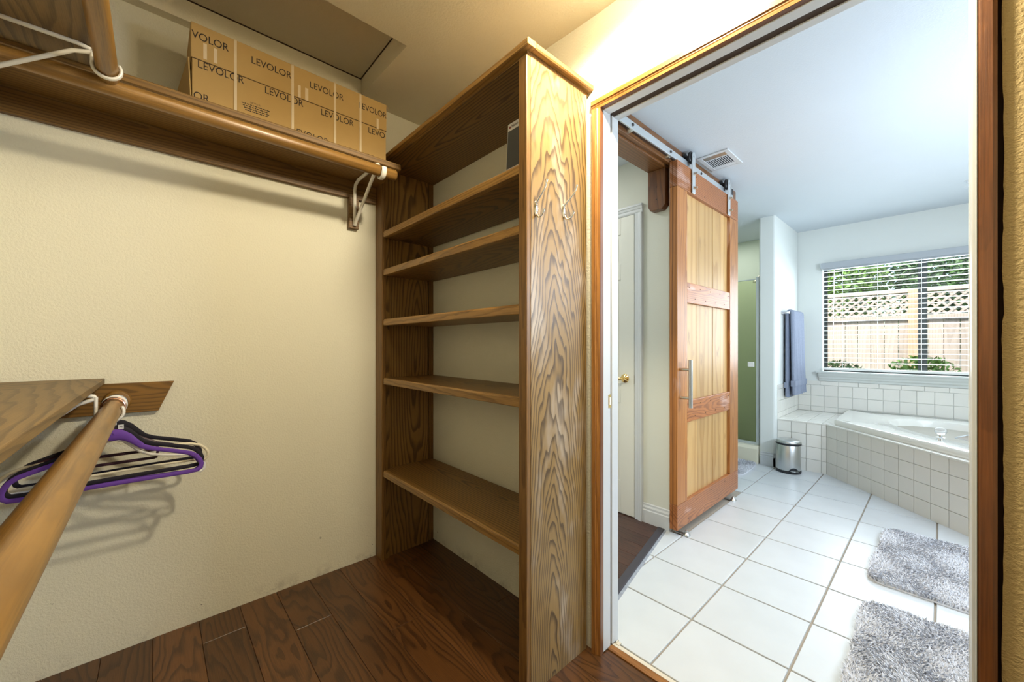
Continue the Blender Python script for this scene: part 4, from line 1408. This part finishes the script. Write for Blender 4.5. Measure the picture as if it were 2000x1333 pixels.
def bath_mat(label, x0, x1, y0, y1, rot, nst, seed, corner=.07):
    rg = np.random.default_rng(seed)
    cx_, cy_ = (x0 + x1) / 2, (y0 + y1) / 2
    hx, hy = (x1 - x0) / 2, (y1 - y0) / 2
    t = thing('bath_mat', label, 'bath mat', (cx_, cy_, .003), 'grey shag bath mats')
    R = Matrix.Rotation(rot, 2)
    def place(u, v):
        q = R @ Vector((u, v))
        return (cx_ + q.x, cy_ + q.y)
    poly = []
    for sx_, sy_, a0 in ((1, 1, 0), (-1, 1, 90), (-1, -1, 180), (1, -1, 270)):
        for a in range(0, 91, 15):
            aa = math.radians(a0 + a)
            poly.append(place(sx_ * (hx - corner) + corner * math.cos(aa), sy_ * (hy - corner) + corner * math.sin(aa)))
    MB().prism(poly, 'Z', .0032, .012).build('backing', 'mat_pile', t, bev=.003)
    # shag tufts: flat bent blades, nobody could count them
    u = rg.uniform(-hx, hx, nst)
    v = rg.uniform(-hy, hy, nst)
    du, dv = np.abs(u) - (hx - corner), np.abs(v) - (hy - corner)
    ok = ~((du > 0) & (dv > 0) & (du ** 2 + dv ** 2 > corner ** 2))
    u, v = u[ok], v[ok]
    n = len(u)
    h = rg.uniform(.012, .024, n)
    swirl = np.sin(u * 19 + 1.3) + np.sin(v * 15 + u * 7) + rg.normal(0, .8, n)
    lx, ly = np.cos(swirl * 1.3 - .6) * rg.uniform(.006, .018, n), np.sin(swirl * 1.3 - .6) * rg.uniform(.006, .018, n)
    wa = rg.uniform(0, PI, n)
    wx, wy = np.cos(wa) * .0022, np.sin(wa) * .0022
    c, s_ = math.cos(rot), math.sin(rot)
    V = np.zeros((n, 6, 3))
    for k_, (f, hz_, ww) in enumerate(((0, .0, 1), (0, .0, -1), (.45, .75, 1), (.45, .75, -1), (1, 1, .4), (1, 1, -.4))):
        V[:, k_, 0] = u + lx * f + wx * ww
        V[:, k_, 1] = v + ly * f + wy * ww
        V[:, k_, 2] = .0085 + h * hz_
    X_ = V[..., 0] * c - V[..., 1] * s_
    Y_ = V[..., 0] * s_ + V[..., 1] * c
    V[..., 0], V[..., 1] = X_, Y_
    idx = np.arange(n)[:, None] * 6
    F = np.concatenate([idx + np.array([[0, 1, 3, 2]]), idx + np.array([[2, 3, 5, 4]])], 0)
    me = bpy.data.meshes.new('pile')
    me.from_pydata(V.reshape(-1, 3).tolist(), [], F.tolist())
    me.materials.append(M['mat_pile'])
    o = bpy.data.objects.new('pile', me)
    C.objects.link(o)
    o.parent = t
    o['kind'] = 'stuff'
    return t
bath_mat('grey shag bath mat in front of the tub skirt', -.250, .36, 2.665, 3.480, math.radians(-1.5), 60000, 3)
bath_mat('grey shag bath mat closest to the doorway', -.238, .36, 1.58, 2.44, math.radians(1), 60000, 5)
bath_mat('pale grey shag mat in front of the shower', -1.95, -1.225, 3.93, 4.435, math.radians(2), 26000, 9, .09)

# ================================================================== GARDEN BEHIND THE WINDOW
struct(B(-6, 6, 5.56, 14, .25, .30).build('ground', 'soil'), 'garden soil outside the window', 'ground')
FY = 7.5
fn = thing('fence', 'weathered wooden fence with a lattice top outside the window', 'fence', (0, FY, .3))
x = -2.2
proto = None
while x < 2.0:
    if proto is None:
        proto = B(x, x + .134, FY, FY + .018, .30, 1.545).build('board', 'fence', fn, bev=.003, seg=1)
        xb = x
    else:
        share(proto, 'board', fn, (x - xb, random.uniform(-.003, .003), 0))
    x += .139
B(-2.2, 2.0, FY - .02, FY + .03, 1.545, 1.60).build('rail', 'fence', fn, bev=.003)
B(-2.2, 2.0, FY - .02, FY + .03, 1.905, 1.945).build('rail', 'fence', fn, bev=.003)
for px in (-.30, 1.3):
    B(px, px + .10, FY - .05, FY + .05, .30, 1.955).build('post', 'fence_post', fn, bev=.004)
B(-2.2, 2.0, FY - .028, FY - .0205, 1.533, 1.548).build('painted_shadow', 'nail', fn)  # dark strip painted in as the shadow under the lattice rail
mb = MB()
w_ = .018
x = -2.6
while x < 2.2:
    a0, a1 = max(x, -2.2), x + .305
    for sg, yy_ in ((1, FY), (-1, FY + .008)):
        xa, xb2 = (x, x + .305) if sg > 0 else (x + .305, x)
        mb.add([(xa - w_, yy_, 1.60), (xa + w_, yy_, 1.60), (xb2 + w_, yy_, 1.905), (xb2 - w_, yy_, 1.905),
                (xa - w_, yy_ + .007, 1.60), (xa + w_, yy_ + .007, 1.60), (xb2 + w_, yy_ + .007, 1.905), (xb2 - w_, yy_ + .007, 1.905)],
               [(0, 1, 2, 3), (7, 6, 5, 4), (0, 4, 5, 1), (1, 5, 6, 2), (2, 6, 7, 3), (3, 7, 4, 0)])
    x += .098
lt = mb.build('lattice', 'fence', fn)
lt['kind'] = 'stuff'

def shrub(name, label, c, rad, n, mat, seed, size=.07):
    rg = np.random.default_rng(seed)
    t = thing(name, label, 'shrub', (c[0], c[1], .3), 'garden shrubs outside the window')
    MB().tube([(c[0], c[1], .30), (c[0] + .03, c[1], c[2] * .7), (c[0], c[1], c[2])], [.03, .022, .01], 8).build('stem', 'dark_stud', t)
    d_ = rg.normal(0, 1, (n, 3))
    d_ /= np.linalg.norm(d_, axis=1)[:, None]
    r_ = rg.uniform(.45, 1.0, n) ** .6
    pos = d_ * r_[:, None] * np.array(rad)
    pos[:, 2] = np.maximum(pos[:, 2] + c[2] - .3, .02)
    nrm = rg.normal(0, 1, (n, 3))
    nrm /= np.linalg.norm(nrm, axis=1)[:, None]
    oth = np.cross(nrm, rg.normal(0, 1, (n, 3)))
    oth /= np.linalg.norm(oth, axis=1)[:, None]
    sz = rg.uniform(.5, 1, n)[:, None] * size
    V = np.stack([pos - nrm * sz, pos + oth * sz * .38, pos + nrm * sz, pos - oth * sz * .38], 1).reshape(-1, 3)
    F = (np.arange(n)[:, None] * 4 + np.array([[0, 1, 2, 3]])).tolist()
    me = bpy.data.meshes.new('leaves')
    me.from_pydata(V.tolist(), [], F)
    me.materials.append(M[mat])
    o = bpy.data.objects.new('leaves', me)
    C.objects.link(o)
    o.parent = t
    o['kind'] = 'stuff'
shrub('shrub', 'tall green shrub beyond the fence, left part of the window', (-1.35, 8.6, 2.2), (.80, .6, .75), 5200, 'leaf', 21)
shrub('shrub', 'tall green shrub beyond the fence behind the window mullion', (.02, 8.7, 2.3), (.56, .6, .8), 5200, 'leaf_dark', 22)
shrub('shrub', 'leafy shrub leaning over the fence at the right of the window', (1.25, 8.3, 2.1), (.66, .5, .75), 4200, 'leaf', 23)
shrub('shrub', 'dark shrub far behind the fence between the other shrubs', (-.45, 10.2, 2.6), (2.4, .6, 1.6), 6000, 'leaf_dark', 27, .11)
shrub('low_shrub', 'low shrub at the foot of the fence, left in the window', (-1.0, 6.9, .62), (.42, .35, .38), 1600, 'leaf_dark', 24, .05)
shrub('low_shrub', 'low shrub at the foot of the fence near the mullion', (-.15, 6.8, .66), (.40, .35, .42), 1800, 'leaf', 25, .05)
shrub('low_shrub', 'low shrub at the foot of the fence, right in the window', (.68, 6.8, .66), (.40, .35, .42), 1800, 'leaf_dark', 26, .05)
